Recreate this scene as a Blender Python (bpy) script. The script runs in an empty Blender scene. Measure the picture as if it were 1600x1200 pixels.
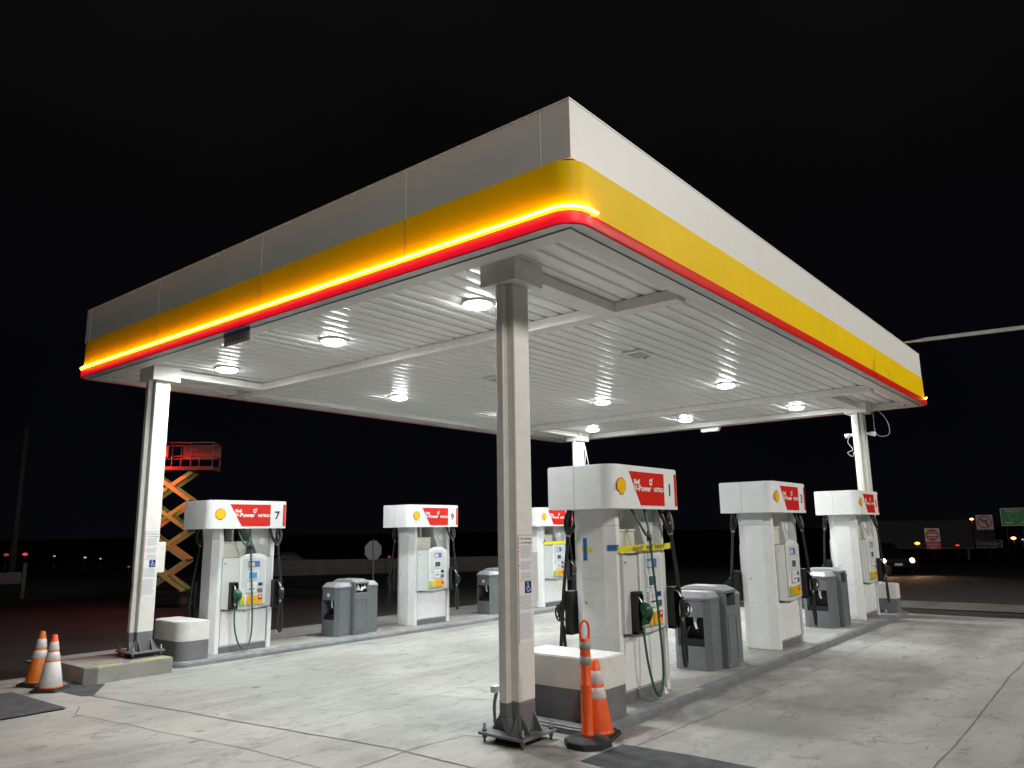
import bpy, bmesh, math, random
from mathutils import Matrix, Vector, noise as mnoise
random.seed(7)
R = math.radians
S = bpy.context.scene
COL = S.collection

# ------------------------------------------------------------------ camera
cam_d = bpy.data.cameras.new('camera')
cam = bpy.data.objects.new('camera', cam_d)
COL.objects.link(cam)
r_ = Vector((0.6339, -0.77329, -0.01403)); u_ = Vector((-0.13725, -0.13033, 0.98193)); f_ = Vector((0.76114, 0.62051, 0.18875))
m = Matrix((r_, u_, -f_)).transposed().to_4x4()
m.translation = Vector((0, 0, 1.75))
cam.matrix_world = m
cam_d.sensor_width = 36
cam_d.lens = 1189.8 * 36 / 1600
cam_d.clip_start = 0.05
cam_d.clip_end = 3000
S.camera = cam

# ------------------------------------------------------------------ night sky, exposure
W = bpy.data.worlds.new('World'); S.world = W
W.use_nodes = True
bg = W.node_tree.nodes['Background']
_N, _L = W.node_tree.nodes, W.node_tree.links
_tc = _N.new('ShaderNodeTexCoord'); _sp = _N.new('ShaderNodeSeparateXYZ'); _L.new(_tc.outputs['Generated'], _sp.inputs[0])
_cr = _N.new('ShaderNodeValToRGB'); _L.new(_sp.outputs['Z'], _cr.inputs[0])
_cr.color_ramp.elements[0].position = 0.0; _cr.color_ramp.elements[0].color = (.0022, .0023, .0034, 1)
_cr.color_ramp.elements[1].position = .75; _cr.color_ramp.elements[1].color = (.0046, .0045, .0046, 1)
_e = _cr.color_ramp.elements.new(.16); _e.color = (.0013, .0014, .0027, 1)
_e = _cr.color_ramp.elements.new(.38); _e.color = (.0018, .0018, .0021, 1)
_nz = _N.new('ShaderNodeTexNoise'); _nz.inputs['Scale'].default_value = 2.2; _nz.inputs['Detail'].default_value = 5
_L.new(_tc.outputs['Generated'], _nz.inputs['Vector'])
_mr = _N.new('ShaderNodeMapRange'); _mr.inputs[1].default_value = .35; _mr.inputs[2].default_value = .7; _mr.inputs[3].default_value = .85; _mr.inputs[4].default_value = 1.25
_L.new(_nz.outputs['Fac'], _mr.inputs[0])
_mx = _N.new('ShaderNodeVectorMath'); _mx.operation = 'SCALE'
_L.new(_cr.outputs[0], _mx.inputs[0]); _L.new(_mr.outputs[0], _mx.inputs['Scale']); _L.new(_mx.outputs[0], bg.inputs[0])
bg.inputs[1].default_value = 1.0
S.view_settings.view_transform = 'Standard'
S.view_settings.look = 'None'
S.view_settings.exposure = 0.0
S.view_settings.gamma = 1.0
LAMP_W = 92.0        # each canopy light
LOT_W = 8600.0       # lot lamp behind the camera


# ------------------------------------------------------------------ materials
def newmat(name):
    mt = bpy.data.materials.new(name); mt.use_nodes = True
    return mt, mt.node_tree.nodes, mt.node_tree.links, mt.node_tree.nodes['Principled BSDF']


def paint(name, col, rough=0.4, metal=0.0, var=0.12, scale=6.0, bump=0.0, bscale=60.0, coat=0.0, rv=0.1, spec=0.5, stretch=None):
    mt, N, L, b = newmat(name)
    tc = N.new('ShaderNodeTexCoord'); mp = N.new('ShaderNodeMapping')
    L.new(tc.outputs['Object'], mp.inputs[0])
    if stretch: mp.inputs['Scale'].default_value = stretch
    n = N.new('ShaderNodeTexNoise'); n.inputs['Scale'].default_value = scale; n.inputs['Detail'].default_value = 6; n.inputs['Roughness'].default_value = .62
    L.new(mp.outputs[0], n.inputs['Vector'])
    cr = N.new('ShaderNodeValToRGB'); cr.color_ramp.elements[0].position = .3; cr.color_ramp.elements[1].position = .7
    cr.color_ramp.elements[0].color = (*[c * (1 - var) for c in col], 1)
    cr.color_ramp.elements[1].color = (*[min(1, c * (1 + var * .35)) for c in col], 1)
    L.new(n.outputs['Fac'], cr.inputs[0]); L.new(cr.outputs[0], b.inputs['Base Color'])
    mr = N.new('ShaderNodeMapRange'); mr.inputs[3].default_value = rough + rv; mr.inputs[4].default_value = max(.03, rough - rv)
    L.new(n.outputs['Fac'], mr.inputs[0]); L.new(mr.outputs[0], b.inputs['Roughness'])
    b.inputs['Metallic'].default_value = metal
    b.inputs['Specular IOR Level'].default_value = spec
    b.inputs['Coat Weight'].default_value = coat
    if bump:
        n2 = N.new('ShaderNodeTexNoise'); n2.inputs['Scale'].default_value = bscale; n2.inputs['Detail'].default_value = 4
        L.new(mp.outputs[0], n2.inputs['Vector'])
        bp = N.new('ShaderNodeBump'); bp.inputs['Strength'].default_value = bump; bp.inputs['Distance'].default_value = .01
        L.new(n2.outputs['Fac'], bp.inputs['Height']); L.new(bp.outputs[0], b.inputs['Normal'])
    return mt


def glow(name, col, strength, base=(.8, .8, .8)):
    mt, N, L, b = newmat(name)
    b.inputs['Base Color'].default_value = (*base, 1)
    b.inputs['Emission Color'].default_value = (*col, 1)
    b.inputs['Emission Strength'].default_value = strength
    return mt


M = {}
M['white'] = paint('white_enamel', (.77, .78, .78), .38, var=.08, bump=.03, bscale=25)
M['fascia'] = paint('fascia_white_panel', (.70, .69, .66), .42, var=.06, scale=1.2, bump=.10, bscale=1.3)
M['column'] = paint('column_off_white_paint', (.70, .68, .64), .42, var=.10, scale=9, bump=.12, bscale=55)
M['pan'] = paint('deck_white_steel', (.80, .80, .78), .33, var=.09, scale=1.6, bump=.05, bscale=3.5, rv=.08, stretch=(.5, 3, 1))
M['trimgrey'] = paint('galvanised_trim', (.50, .51, .51), .42, metal=.25, var=.2, scale=5, bump=.1, bscale=12)
M['yellow'] = paint('yellow_fascia_film', (.80, .53, .001), .5, var=.08, scale=1.2, bump=.14, bscale=1.3, spec=.12)
M['red'] = paint('red_bullnose', (.66, .012, .008), .4, var=.08, spec=.18)
M['grey'] = paint('grey_floor_paint', (.155, .16, .17), .50, var=.22, scale=7, bump=.12, bscale=40)
M['greylight'] = paint('grey_kerb_paint', (.19, .198, .21), .45, var=.30, scale=5, bump=.18, bscale=30)
M['bin'] = paint('grey_moulded_plastic', (.150, .160, .172), .36, var=.12, scale=14, bump=.15, bscale=160)
M['bin_lid'] = paint('lit_grey_lid', (.31, .32, .33), .34, var=.2, scale=9, bump=.1, bscale=120)  # same plastic as the bins, overhead light put into a paler colour
M['black'] = paint('black_plastic', (.012, .012, .013), .42, var=.2, bump=.08)
M['rubber'] = paint('black_rubber', (.018, .018, .018), .62, var=.3, bump=.2)
M['nozzleblack'] = paint('nozzle_black', (.03, .03, .032), .22, var=.2)
M['hose'] = paint('black_hose_rubber', (.014, .015, .016), .38, var=.2, scale=30)
M['ghose'] = paint('green_hose_rubber', (.012, .10, .062), .35, var=.15, scale=30)
M['gnozzle'] = paint('green_nozzle_cover', (.008, .085, .036), .4, var=.15)
M['metal'] = paint('worn_aluminium', (.55, .55, .55), .32, metal=.9, var=.2, scale=20)
M['steel'] = paint('dark_galvanised_steel', (.22, .23, .24), .45, metal=.6, var=.3, scale=18, bump=.15)
M['cream'] = paint('cream_housing', (.62, .60, .50), .5, var=.1)
M['panelgrey'] = paint('pale_grey_panel', (.58, .59, .58), .33, var=.06, bump=.05, bscale=9)
M['panelwhite'] = paint('panel_white', (.74, .745, .745), .28, var=.06, bump=.16, bscale=4.5)
M['logored'] = paint('printed_red', (.62, .022, .014), .3, var=.03)
M['logoyellow'] = paint('printed_yellow', (.85, .50, .01), .3, var=.03)
M['print_white'] = paint('printed_white', (.82, .82, .80), .3, var=.02)
M['smallprint'] = paint('small_print_grey', (.40, .40, .41), .4)
M['ink'] = paint('printed_dark_grey', (.05, .055, .06), .4, var=.05)
M['btn_yellow'] = paint('yellow_button', (.80, .42, .01), .35, var=.08)
M['btn_green'] = paint('green_button', (.30, .50, .06), .35, var=.08)
M['btn_red'] = paint('red_button', (.50, .015, .02), .35, var=.08)
M['screen_blue'] = glow('blue_screen', (.06, .30, .62), .5, (.05, .15, .3))
M['lcd'] = paint('grey_display_glass', (.07, .12, .16), .15, var=.05)
M['labelblue'] = paint('blue_label', (.10, .15, .45), .35, var=.1)
M['pictoblue'] = paint('sign_blue', (.008, .016, .20), .35, var=.05)
M['tape_yellow'] = paint('caution_tape_yellow', (.80, .68, .02), .35, var=.08, bump=.3, bscale=30)
M['tape_blue'] = paint('blue_masking_tape', (.01, .13, .34), .55, var=.1, bump=.3, bscale=40)
M['cone_orange'] = paint('cone_orange_vinyl', (.85, .10, .012), .42, var=.18, scale=10, bump=.05)
M['cone_old'] = paint('faded_orange_vinyl', (.62, .15, .012), .5, var=.25, scale=12, bump=.05)
M['collar'] = paint('reflective_white_collar', (.62, .61, .59), .35, var=.15, scale=18, bump=.1, bscale=120)
M['collar_grey'] = paint('worn_reflective_sleeve', (.34, .33, .30), .35, var=.25, scale=22, bump=.1, bscale=120)
M['paper'] = paint('crumpled_paper', (.75, .74, .70), .7, var=.1, bump=.4, bscale=40)
M['lens'] = glow('lit_lens', (.95, 1.0, .99), 70.0)
M['lens_off'] = paint('unlit_lens', (.62, .62, .60), .2, var=.1)
M['led_yellow'] = glow('led_strip_amber', (1.0, .41, .022), 34.0)
M['led_red'] = glow('lit_red_lens', (1.0, .004, .03), .62, (.6, .01, .02))
M['led_redhot'] = glow('led_strip_red', (1.0, .10, .02), 1.6, (.6, .01, .02))
M['lift_beige'] = paint('lift_beige_paint', (.68, .54, .20), .5, var=.2, scale=4)
M['lift_dark'] = paint('lift_dark_paint', (.14, .05, .05), .5, var=.2, scale=4)
M['beacon'] = glow('red_work_light', (1, .16, .12), 60)
M['head'] = glow('headlamp', (1, .62, .38), 22)
M['amber'] = glow('amber_marker', (1, .38, .04), 3.0)
M['amberhot'] = glow('amber_street_lens', (1, .42, .12), 6.0)
M['redlamp'] = glow('red_lens_far', (1, .02, .03), .8)
M['redlamp2'] = glow('red_lens_dim', (1, .02, .02), .15)
M['whitelamp'] = glow('white_street_lens', (.8, .85, 1), .5)
M['carpaint'] = paint('dark_car_paint', (.012, .013, .016), .22, var=.1, coat=.6)
M['carpaint2'] = paint('silver_car_paint', (.10, .10, .11), .3, var=.1, coat=.6)
M['glass'] = paint('car_glass', (.01, .012, .014), .06, var=.0)
M['plate'] = glow('number_plate', (.5, .4, .4), .12, (.3, .6, .6))  # not a lamp: faint emission stands in for light on the plate
M['trailer'] = paint('dull_trailer_side', (.22, .23, .25), .5, var=.1)
M['signwhite'] = paint('sign_white_sheet', (.70, .64, .62), .4, var=.08)
M['signred'] = paint('sign_red_sheet', (.55, .02, .02), .4, var=.08)
M['signgreen'] = paint('sign_green_sheet', (.012, .30, .07), .4, var=.08)
M['signback'] = paint('sign_back_aluminium', (.30, .30, .31), .45, metal=.5, var=.15)
M['wood'] = paint('weathered_wood', (.06, .058, .055), .8, var=.3, scale=10)
M['concrete_barrier'] = paint('barrier_concrete', (.12, .12, .115), .8, var=.25, scale=2, bump=.3)


def concrete(name, base, dark, island=False):
    mt, N, L, b = newmat(name)
    tc = N.new('ShaderNodeTexCoord')

    def noi(scale, detail=6, rough=.6, st=(1, 1, 1), dist=0.0, rot=0):
        mp = N.new('ShaderNodeMapping'); mp.inputs['Scale'].default_value = st; mp.inputs['Rotation'].default_value = (0, 0, rot)
        L.new(tc.outputs['Object'], mp.inputs[0])
        n = N.new('ShaderNodeTexNoise'); n.inputs['Scale'].default_value = scale; n.inputs['Detail'].default_value = detail
        n.inputs['Roughness'].default_value = rough; n.inputs['Distortion'].default_value = dist
        L.new(mp.outputs[0], n.inputs['Vector']); return n.outputs['Fac']

    def ramp(fac, p0, p1, c0=(0, 0, 0, 1), c1=(1, 1, 1, 1)):
        c = N.new('ShaderNodeValToRGB'); c.color_ramp.elements[0].position = p0; c.color_ramp.elements[1].position = p1
        c.color_ramp.elements[0].color = c0; c.color_ramp.elements[1].color = c1
        L.new(fac, c.inputs[0]); return c.outputs[0]

    def mix(fac, a, bb, mode='MIX', f=None):
        x = N.new('ShaderNodeMix'); x.data_type = 'RGBA'; x.blend_type = mode
        if f is not None: x.inputs[0].default_value = f
        if fac is not None: L.new(fac, x.inputs[0])
        for i, v in ((6, a), (7, bb)):
            if isinstance(v, tuple): x.inputs[i].default_value = v
            else: L.new(v, x.inputs[i])
        return x.outputs[2]

    def math_(op, a, v):
        x = N.new('ShaderNodeMath'); x.operation = op
        L.new(a, x.inputs[0])
        if isinstance(v, float): x.inputs[1].default_value = v
        else: L.new(v, x.inputs[1])
        return x.outputs[0]
    big = ramp(noi(.42, 5, .55, dist=.6), .36, .66)
    c = mix(big, (*dark, 1), (*base, 1))
    # worn drive lane streaks running along the islands
    c = mix(math_('MULTIPLY', ramp(noi(1.1, 6, .62, (.32, 1.5, 1), .7), .47, .72), .48), c, (*[x * .50 for x in dark], 1))
    # blotchy stains
    c = mix(math_('MULTIPLY', ramp(noi(2.1, 8, .68, (1, 1, 1), .9), .55, .68), .55), c, (*[x * .46 for x in dark], 1))
    c = mix(math_('MULTIPLY', ramp(noi(5.5, 8, .75, (.6, 1.2, 1), 1.2), .56, .64), .62), c, (*[x * .42 for x in dark], 1))
    # pale scuffs
    c = mix(math_('MULTIPLY', ramp(noi(1.7, 7, .7, (.5, 1.3, 1), .5, .6), .56, .76), .45), c, (*[min(1, x * 1.25) for x in base], 1))
    if not island:                          # dirt swept against the kerbs and oily lane centres
        sx = N.new('ShaderNodeSeparateXYZ'); L.new(tc.outputs['Object'], sx.inputs[0])
        def band(y0, wd):
            a = math_('ABSOLUTE', math_('SUBTRACT', sx.outputs['Y'], float(y0)), 0.0)
            k = N.new('ShaderNodeMapRange'); k.interpolation_type = 'SMOOTHSTEP'
            k.inputs[1].default_value = 0.0; k.inputs[2].default_value = wd; k.inputs[3].default_value = 1.0; k.inputs[4].default_value = 0.0
            L.new(a, k.inputs[0]); return k.outputs[0]
        for y0, wd, amt, sc, lo in ((3.72, .42, .80, 2.4, .42), (10.62, .40, .65, 2.0, .45), (2.35, 1.0, .55, .8, .40), (7.5, 1.5, .40, .7, .45), (4.96, .35, .6, 2.2, .45)):
            c = mix(math_('MULTIPLY', math_('MULTIPLY', band(y0, wd), ramp(noi(sc, 7, .65, (.55, 1.0, 1), .8, .0), lo, lo + .24)), amt), c, (*[x * .42 for x in dark], 1))
    # oil spots
    vo = N.new('ShaderNodeTexVoronoi'); vo.inputs['Scale'].default_value = 1.35; vo.feature = 'F1'
    mp = N.new('ShaderNodeMapping'); mp.inputs['Scale'].default_value = (.8, 1.25, 1)
    L.new(tc.outputs['Object'], mp.inputs[0])
    wn = N.new('ShaderNodeTexNoise'); wn.inputs['Scale'].default_value = 9
    L.new(mp.outputs[0], wn.inputs['Vector'])
    va = N.new('ShaderNodeVectorMath'); va.operation = 'MULTIPLY_ADD'
    va.inputs[1].default_value = (.13, .13, 0)
    L.new(wn.outputs['Color'], va.inputs[0]); L.new(mp.outputs[0], va.inputs[2])
    L.new(va.outputs[0], vo.inputs['Vector'])
    spot = ramp(vo.outputs['Distance'], .03, .085, (1, 1, 1, 1), (0, 0, 0, 1))
    keep = ramp(noi(.9, 2), .42, .5)
    c = mix(math_('MULTIPLY', math_('MULTIPLY', spot, keep), .75), c, (.040, .038, .036, 1))
    # gum and small drips
    v2 = N.new('ShaderNodeTexVoronoi'); v2.inputs['Scale'].default_value = 4.6; L.new(va.outputs[0], v2.inputs['Vector'])
    c = mix(math_('MULTIPLY', math_('MULTIPLY', ramp(v2.outputs['Distance'], .035, .075, (1, 1, 1, 1), (0, 0, 0, 1)), ramp(noi(2.3, 2), .50, .56)), .7), c, (.055, .052, .050, 1))
    # long scuffs left by tyres
    c = mix(math_('MULTIPLY', ramp(noi(6.0, 5, .6, (.12, 1.3, 1), .5, .12), .60, .72), .38), c, (*[x * .55 for x in dark], 1))
    # fine speckle
    c = mix(None, c, ramp(noi(55, 3, .7), .3, .75, (.80, .80, .80, 1), (1.1, 1.1, 1.1, 1)), 'MULTIPLY', .55)
    L.new(c, b.inputs['Base Color'])
    rr = N.new('ShaderNodeMapRange'); rr.inputs[3].default_value = .50; rr.inputs[4].default_value = .82
    L.new(noi(1.3, 5), rr.inputs[0]); L.new(rr.outputs[0], b.inputs['Roughness'])
    bp = N.new('ShaderNodeBump'); bp.inputs['Strength'].default_value = .35; bp.inputs['Distance'].default_value = .006
    L.new(noi(38, 6, .7), bp.inputs['Height']); L.new(bp.outputs[0], b.inputs['Normal'])
    return mt


M['concrete'] = concrete('forecourt_concrete', (.395, .389, .364), (.285, .280, .260))
M['kerb_concrete'] = concrete('dark_kerb_concrete', (.15, .148, .14), (.09, .09, .085), True)  # darker tone than the forecourt, for the side strip
M['island'] = concrete('island_concrete', (.40, .395, .37), (.22, .215, .20), True)
M['block'] = concrete('rough_cast_concrete', (.33, .325, .295), (.13, .125, .11), True)
M['asphalt'] = paint('asphalt', (.032, .0315, .0325), .85, var=.35, scale=1.2, bump=.6, bscale=70, spec=.3)
M['asphalt_patch'] = paint('asphalt_patch', (.085, .086, .092), .8, var=.45, scale=6.0, bump=.8, bscale=90, spec=.3)
M['joint'] = paint('joint_filler', (.13, .125, .112), .9, var=.3, scale=8)
M['yelltop'] = paint('worn_yellow_kerb_paint', (.48, .46, .17), .7, var=.4, scale=16, bump=.2)


# ------------------------------------------------------------------ mesh helper
class MB:
    def __init__(s, X=None):
        s.bm = bmesh.new(); s.mats = []; s.X = X or Matrix.Identity(4)

    def mi(s, m):
        if m not in s.mats: s.mats.append(m)
        return s.mats.index(m)

    def _f(s, vs, m, smooth=False):
        try: f = s.bm.faces.new(vs)
        except ValueError: return None
        f.material_index = s.mi(m); f.smooth = smooth
        return f

    def v(s, p): return s.bm.verts.new(s.X @ Vector(p))

    def box(s, x0, x1, y0, y1, z0, z1, m):
        vs = [s.v((x, y, z)) for z in (z0, z1) for y in (y0, y1) for x in (x0, x1)]
        for q in ((0, 2, 3, 1), (4, 5, 7, 6), (0, 1, 5, 4), (1, 3, 7, 5), (3, 2, 6, 7), (2, 0, 4, 6)):
            s._f([vs[i] for i in q], m)

    def prism(s, poly, a0, a1, m, axis='z', poly1=None, smooth=False):
        """poly of 2-D points extruded from a0 to a1 along axis (x: pts are y,z; y: pts are x,z; z: pts are x,y)"""
        def P(p, a): return {'z': (p[0], p[1], a), 'y': (p[0], a, p[1]), 'x': (a, p[0], p[1])}[axis]
        A = [s.v(P(p, a0)) for p in poly]; B = [s.v(P(p, a1)) for p in (poly1 or poly)]
        n = len(poly)
        s._f(A[::-1], m); s._f(B, m)
        for i in range(n): s._f([A[i], A[(i + 1) % n], B[(i + 1) % n], B[i]], m, smooth)

    def tube(s, pts, r, m, n=10, cap=True):
        pts = [Vector(p) for p in pts]; k = len(pts)
        rs = r if isinstance(r, (list, tuple)) else [r] * k
        rings = []; ref = None
        for i, p in enumerate(pts):
            t = (pts[min(i + 1, k - 1)] - pts[max(i - 1, 0)]).normalized()
            if ref is None:
                ref = Vector((0, 0, 1)) if abs(t.z) < .9 else Vector((1, 0, 0))
                a = t.cross(ref).normalized()
            else:
                a = (a - t * a.dot(t))
                a = a.normalized() if a.length > 1e-6 else t.orthogonal().normalized()
            b = t.cross(a)
            rings.append([s.v(p + (a * math.cos(2 * math.pi * j / n) + b * math.sin(2 * math.pi * j / n)) * rs[i]) for j in range(n)])
        for i in range(k - 1):
            for j in range(n):
                s._f([rings[i][j], rings[i][(j + 1) % n], rings[i + 1][(j + 1) % n], rings[i + 1][j]], m, True)
        if cap: s._f(rings[0][::-1], m); s._f(rings[-1], m)

    def lathe(s, prof, m, c=(0, 0, 0), n=28, smooth=True):
        rings = []
        for (rr, z) in prof:
            rings.append([s.v((c[0] + rr * math.cos(2 * math.pi * j / n), c[1] + rr * math.sin(2 * math.pi * j / n), c[2] + z)) for j in range(n)])
        for i in range(len(prof) - 1):
            for j in range(n):
                s._f([rings[i][j], rings[i][(j + 1) % n], rings[i + 1][(j + 1) % n], rings[i + 1][j]], m[i] if isinstance(m, list) else m, smooth)
        mm = m if not isinstance(m, list) else m[0]
        s._f(rings[0][::-1], mm); s._f(rings[-1], m if not isinstance(m, list) else m[-1])

    def text(s, string, size, origin, xdir, ydir, m, bold=.0, squash=1.0, thick=.0, center=False):
        """flat lettering, origin = lower left, in the plane of xdir and ydir"""
        cu = bpy.data.curves.new('t', 'FONT'); cu.body = string; cu.size = size; cu.offset = bold; cu.resolution_u = 3
        if center: cu.align_x = 'CENTER'
        o = bpy.data.objects.new('t', cu); me = bpy.data.meshes.new_from_object(o)
        xd, yd, og = Vector(xdir), Vector(ydir), Vector(origin)
        nd = xd.cross(yd)
        vs = [s.v(og + xd * v.co.x * squash + yd * v.co.y + nd * thick) for v in me.vertices]
        for p in me.polygons: s._f([vs[i] for i in p.vertices], m)
        bpy.data.objects.remove(o); bpy.data.curves.remove(cu); bpy.data.meshes.remove(me)

    def build(s, name, parent=None, bevel=0, seg=2, loc=None):
        bmesh.ops.recalc_face_normals(s.bm, faces=s.bm.faces[:]) if bevel >= 0 else None
        me = bpy.data.meshes.new(name); s.bm.to_mesh(me); s.bm.free()
        for m in s.mats: me.materials.append(M[m])
        o = bpy.data.objects.new(name, me); COL.objects.link(o)
        if parent: o.parent = parent
        if loc: o.location = loc
        if bevel > 0:
            b = o.modifiers.new('bevel', 'BEVEL'); b.width = bevel; b.segments = seg; b.limit_method = 'ANGLE'; b.angle_limit = R(40)
            b.harden_normals = False
        return o


def empty(name, loc=(0, 0, 0), rz=0.0, label=None, cat=None, group=None):
    o = bpy.data.objects.new(name, None); COL.objects.link(o); o.location = loc; o.rotation_euler = (0, 0, rz)
    o.empty_display_size = .2
    if label: tag(o, label, cat, group)
    return o


def tag(o, label, cat, group=None):
    o['label'] = label; o['category'] = cat
    if group: o['group'] = group
    return o


def kids(o): return [c for c in ALL() if c.parent == o]
def ALL(): return list(bpy.data.objects)


def dup(o, label, loc, rz=None):
    every = ALL()
    def rec(src, parent):
        c = src.copy(); COL.objects.link(c)
        if parent: c.parent = parent
        for ch in every:
            if ch.parent == src: rec(ch, c)
        return c
    c = rec(o, None)
    c['label'] = label; c.location = loc
    if rz is not None: c.rotation_euler = (0, 0, rz)
    return c


def struct(o): o['kind'] = 'structure'; return o


def rrect(x0, x1, y0, y1, rad, n=6, corners=(1, 1, 1, 1)):
    """rounded rectangle, ccw from lower left; corners = ll, lr, ur, ul"""
    out = []
    for (cx, cy, a0, on, sx, sy) in ((x0, y0, 180, corners[0], 1, 1), (x1, y0, 270, corners[1], -1, 1), (x1, y1, 0, corners[2], -1, -1), (x0, y1, 90, corners[3], 1, -1)):
        if not on: out.append((cx, cy)); continue
        for k in range(n + 1):
            a = R(a0 + 90 * k / n)
            out.append((cx + sx * rad + rad * math.cos(a), cy + sy * rad + rad * math.sin(a)))
    return out


def ss(t): t = max(0, min(1, t)); return t * t * (3 - 2 * t)


def gz(x, y):
    """the lot falls gently towards the back and drops away further out"""
    d = math.hypot(x, y)
    z = -.11 * max(0, min(1, (y - 4.9) / 5.6))
    return z - .30 * ss((d - 21) / 14) - 1.25 * ss((d - 36) / 50)


# ------------------------------------------------------------------ ground
def sheet(name, xs, ys, dz, mat, keep=None):
    b = MB(); g = {}
    for i, x in enumerate(xs):
        for j, y in enumerate(ys): g[i, j] = b.v((x, y, gz(x, y) + dz))
    for i in range(len(xs) - 1):
        for j in range(len(ys) - 1):
            if keep and not keep((xs[i] + xs[i + 1]) / 2, (ys[j] + ys[j + 1]) / 2): continue
            b._f([g[i, j], g[i + 1, j], g[i + 1, j + 1], g[i, j + 1]], mat, True)
    for v in [v for v in b.bm.verts if not v.link_faces]: b.bm.verts.remove(v)
    return struct(b.build(name, bevel=-1))


def steps(pairs):
    out = []
    for a, b, st in pairs:
        n = max(1, round((b - a) / st)); out += [a + (b - a) * k / n for k in range(n)]
    return out + [pairs[-1][1]]


gx = steps([(-900, -100, 200), (-100, -20, 20), (-20, 100, 2.5), (100, 200, 25), (200, 1400, 300)])
gy = steps([(-900, -100, 200), (-100, -20, 20), (-20, 4.9, 2.49), (4.9, 10.5, .8), (10.5, 120, 2.5), (120, 200, 20), (200, 1400, 300)])
sheet('asphalt_ground', gx, gy, -.02, 'asphalt')
px = steps([(-12, 3.7, 1.57), (3.7, 4.75, .525), (4.75, 17.35, .9)])
py = steps([(-14, 1.45, 1.5), (1.45, 4.9, .69), (4.9, 9.32, .55), (9.32, 11.0, .56), (11.0, 12.0, .5), (12.0, 13.6, .8)])


def padkeep(x, y):
    if x < 3.72 and 9.32 < y < 11.0: return False
    if x < 4.75 and y > 12.0: return False
    return True


sheet('forecourt_pavement', px, py, 0, 'concrete', padkeep)
sheet('side_pavement', steps([(18.55, 20.3, .9)]), steps([(-12, 13, 2.5)]), 0, 'kerb_concrete')


def flat_poly(name, pts, dz, mat, parent=None):
    b = MB(); b._f([b.v((x, y, gz(x, y) + dz)) for x, y in pts], mat)
    return struct(b.build(name, parent, bevel=-1))


flat_poly('asphalt_patch', [(4.39, 11.05), (4.10, 10.60), (4.12, 9.95), (4.22, 9.88), (4.66, 10.6), (4.45, 10.72), (4.45, 11.05)], .005, 'asphalt_patch')
flat_poly('asphalt_patch', [(5.18, 3.60), (5.77, 3.585), (5.82, 3.0), (5.80, 1.9), (5.0, 1.9)], .005, 'asphalt_patch')
flat_poly('asphalt_patch', [(-6, 9.325), (3.715, 9.33), (3.715, 10.97), (-6, 10.98)], .012, 'asphalt_patch')


def crack(b, pts, w=.014, seed=0, dz=.004, jit=.018):
    P = []
    rnd = random.Random(seed)
    for (x0, y0), (x1, y1) in zip(pts, pts[1:]):
        n = max(2, int(math.hypot(x1 - x0, y1 - y0) / .12))
        for k in range(n): P.append((x0 + (x1 - x0) * k / n, y0 + (y1 - y0) * k / n))
    P.append(pts[-1])
    L_, R_ = [], []
    for i, p in enumerate(P):
        q0, q1 = P[max(0, i - 1)], P[min(len(P) - 1, i + 1)]
        tx, ty = q1[0] - q0[0], q1[1] - q0[1]; l = math.hypot(tx, ty) or 1
        nx, ny = -ty / l, tx / l
        o = jit * mnoise.noise(Vector((p[0] * 1.7, p[1] * 1.7, seed))) + jit * .35 * mnoise.noise(Vector((p[0] * 9, p[1] * 9, seed)))
        ww = .75 * w * (.55 + .5 * abs(mnoise.noise(Vector((p[0] * 5, p[1] * 5, seed + 5)))) + .25 * rnd.random())
        a = (p[0] + nx * (o + ww / 2), p[1] + ny * (o + ww / 2)); c = (p[0] + nx * (o - ww / 2), p[1] + ny * (o - ww / 2))
        L_.append(b.v((*a, gz(*a) + dz))); R_.append(b.v((*c, gz(*c) + dz)))
    for i in range(len(P) - 1): b._f([L_[i], R_[i], R_[i + 1], L_[i + 1]], 'joint')


cb = MB()
for i, (pts, w) in enumerate([
        ([(4.20, 9.87), (4.43, 6.82), (4.56, 5.10), (4.60, 1.4), (4.6, -6)], .022),
        ([(3.63, 8.90), (3.745, 7.81), (3.87, 5.96), (3.88, 4.6)], .012),
        ([(4.45, 6.40), (6.345, 6.33), (11.5, 6.36), (17.3, 6.36)], .013),
        ([(6.345, 6.33), (6.47, 5.33), (6.5, 4.85)], .013),
        ([(-6, 4.86), (4.05, 4.86), (4.66, 4.89), (5.2, 4.83), (5.35, 4.5)], .015),
        ([(5.77, 1.44), (8.21, 1.43), (10.5, 1.455), (17.3, 1.45)], .016),
        ([(5.3, 3.50), (5.48, 3.48), (6.61, 3.44), (9.02, 3.39), (14.5, 3.42), (17.3, 3.42)], .012),
        ([(-6, 1.45), (4.6, 1.45), (5.77, 1.44)], .016),
        ([(10.5, 3.4), (10.55, 1.46), (10.5, -6)], .010),
        ([(14.9, 3.4), (14.9, 1.46), (14.9, -6)], .010),
        ([(4.3, 9.0), (7.4, 9.05), (12.0, 9.0), (17.3, 9.02)], .010),
        ([(10.4, 6.36), (10.45, 9.0), (10.4, 10.4)], .010),
        ([(3.83, 9.32), (3.63, 8.90)], .02),
        ([(5.3, 9.9), (5.7, 9.2), (6.1, 8.6)], .007)]):
    crack(cb, pts, w, i)
struct(cb.build('pavement_joints', bevel=-1))


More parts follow.
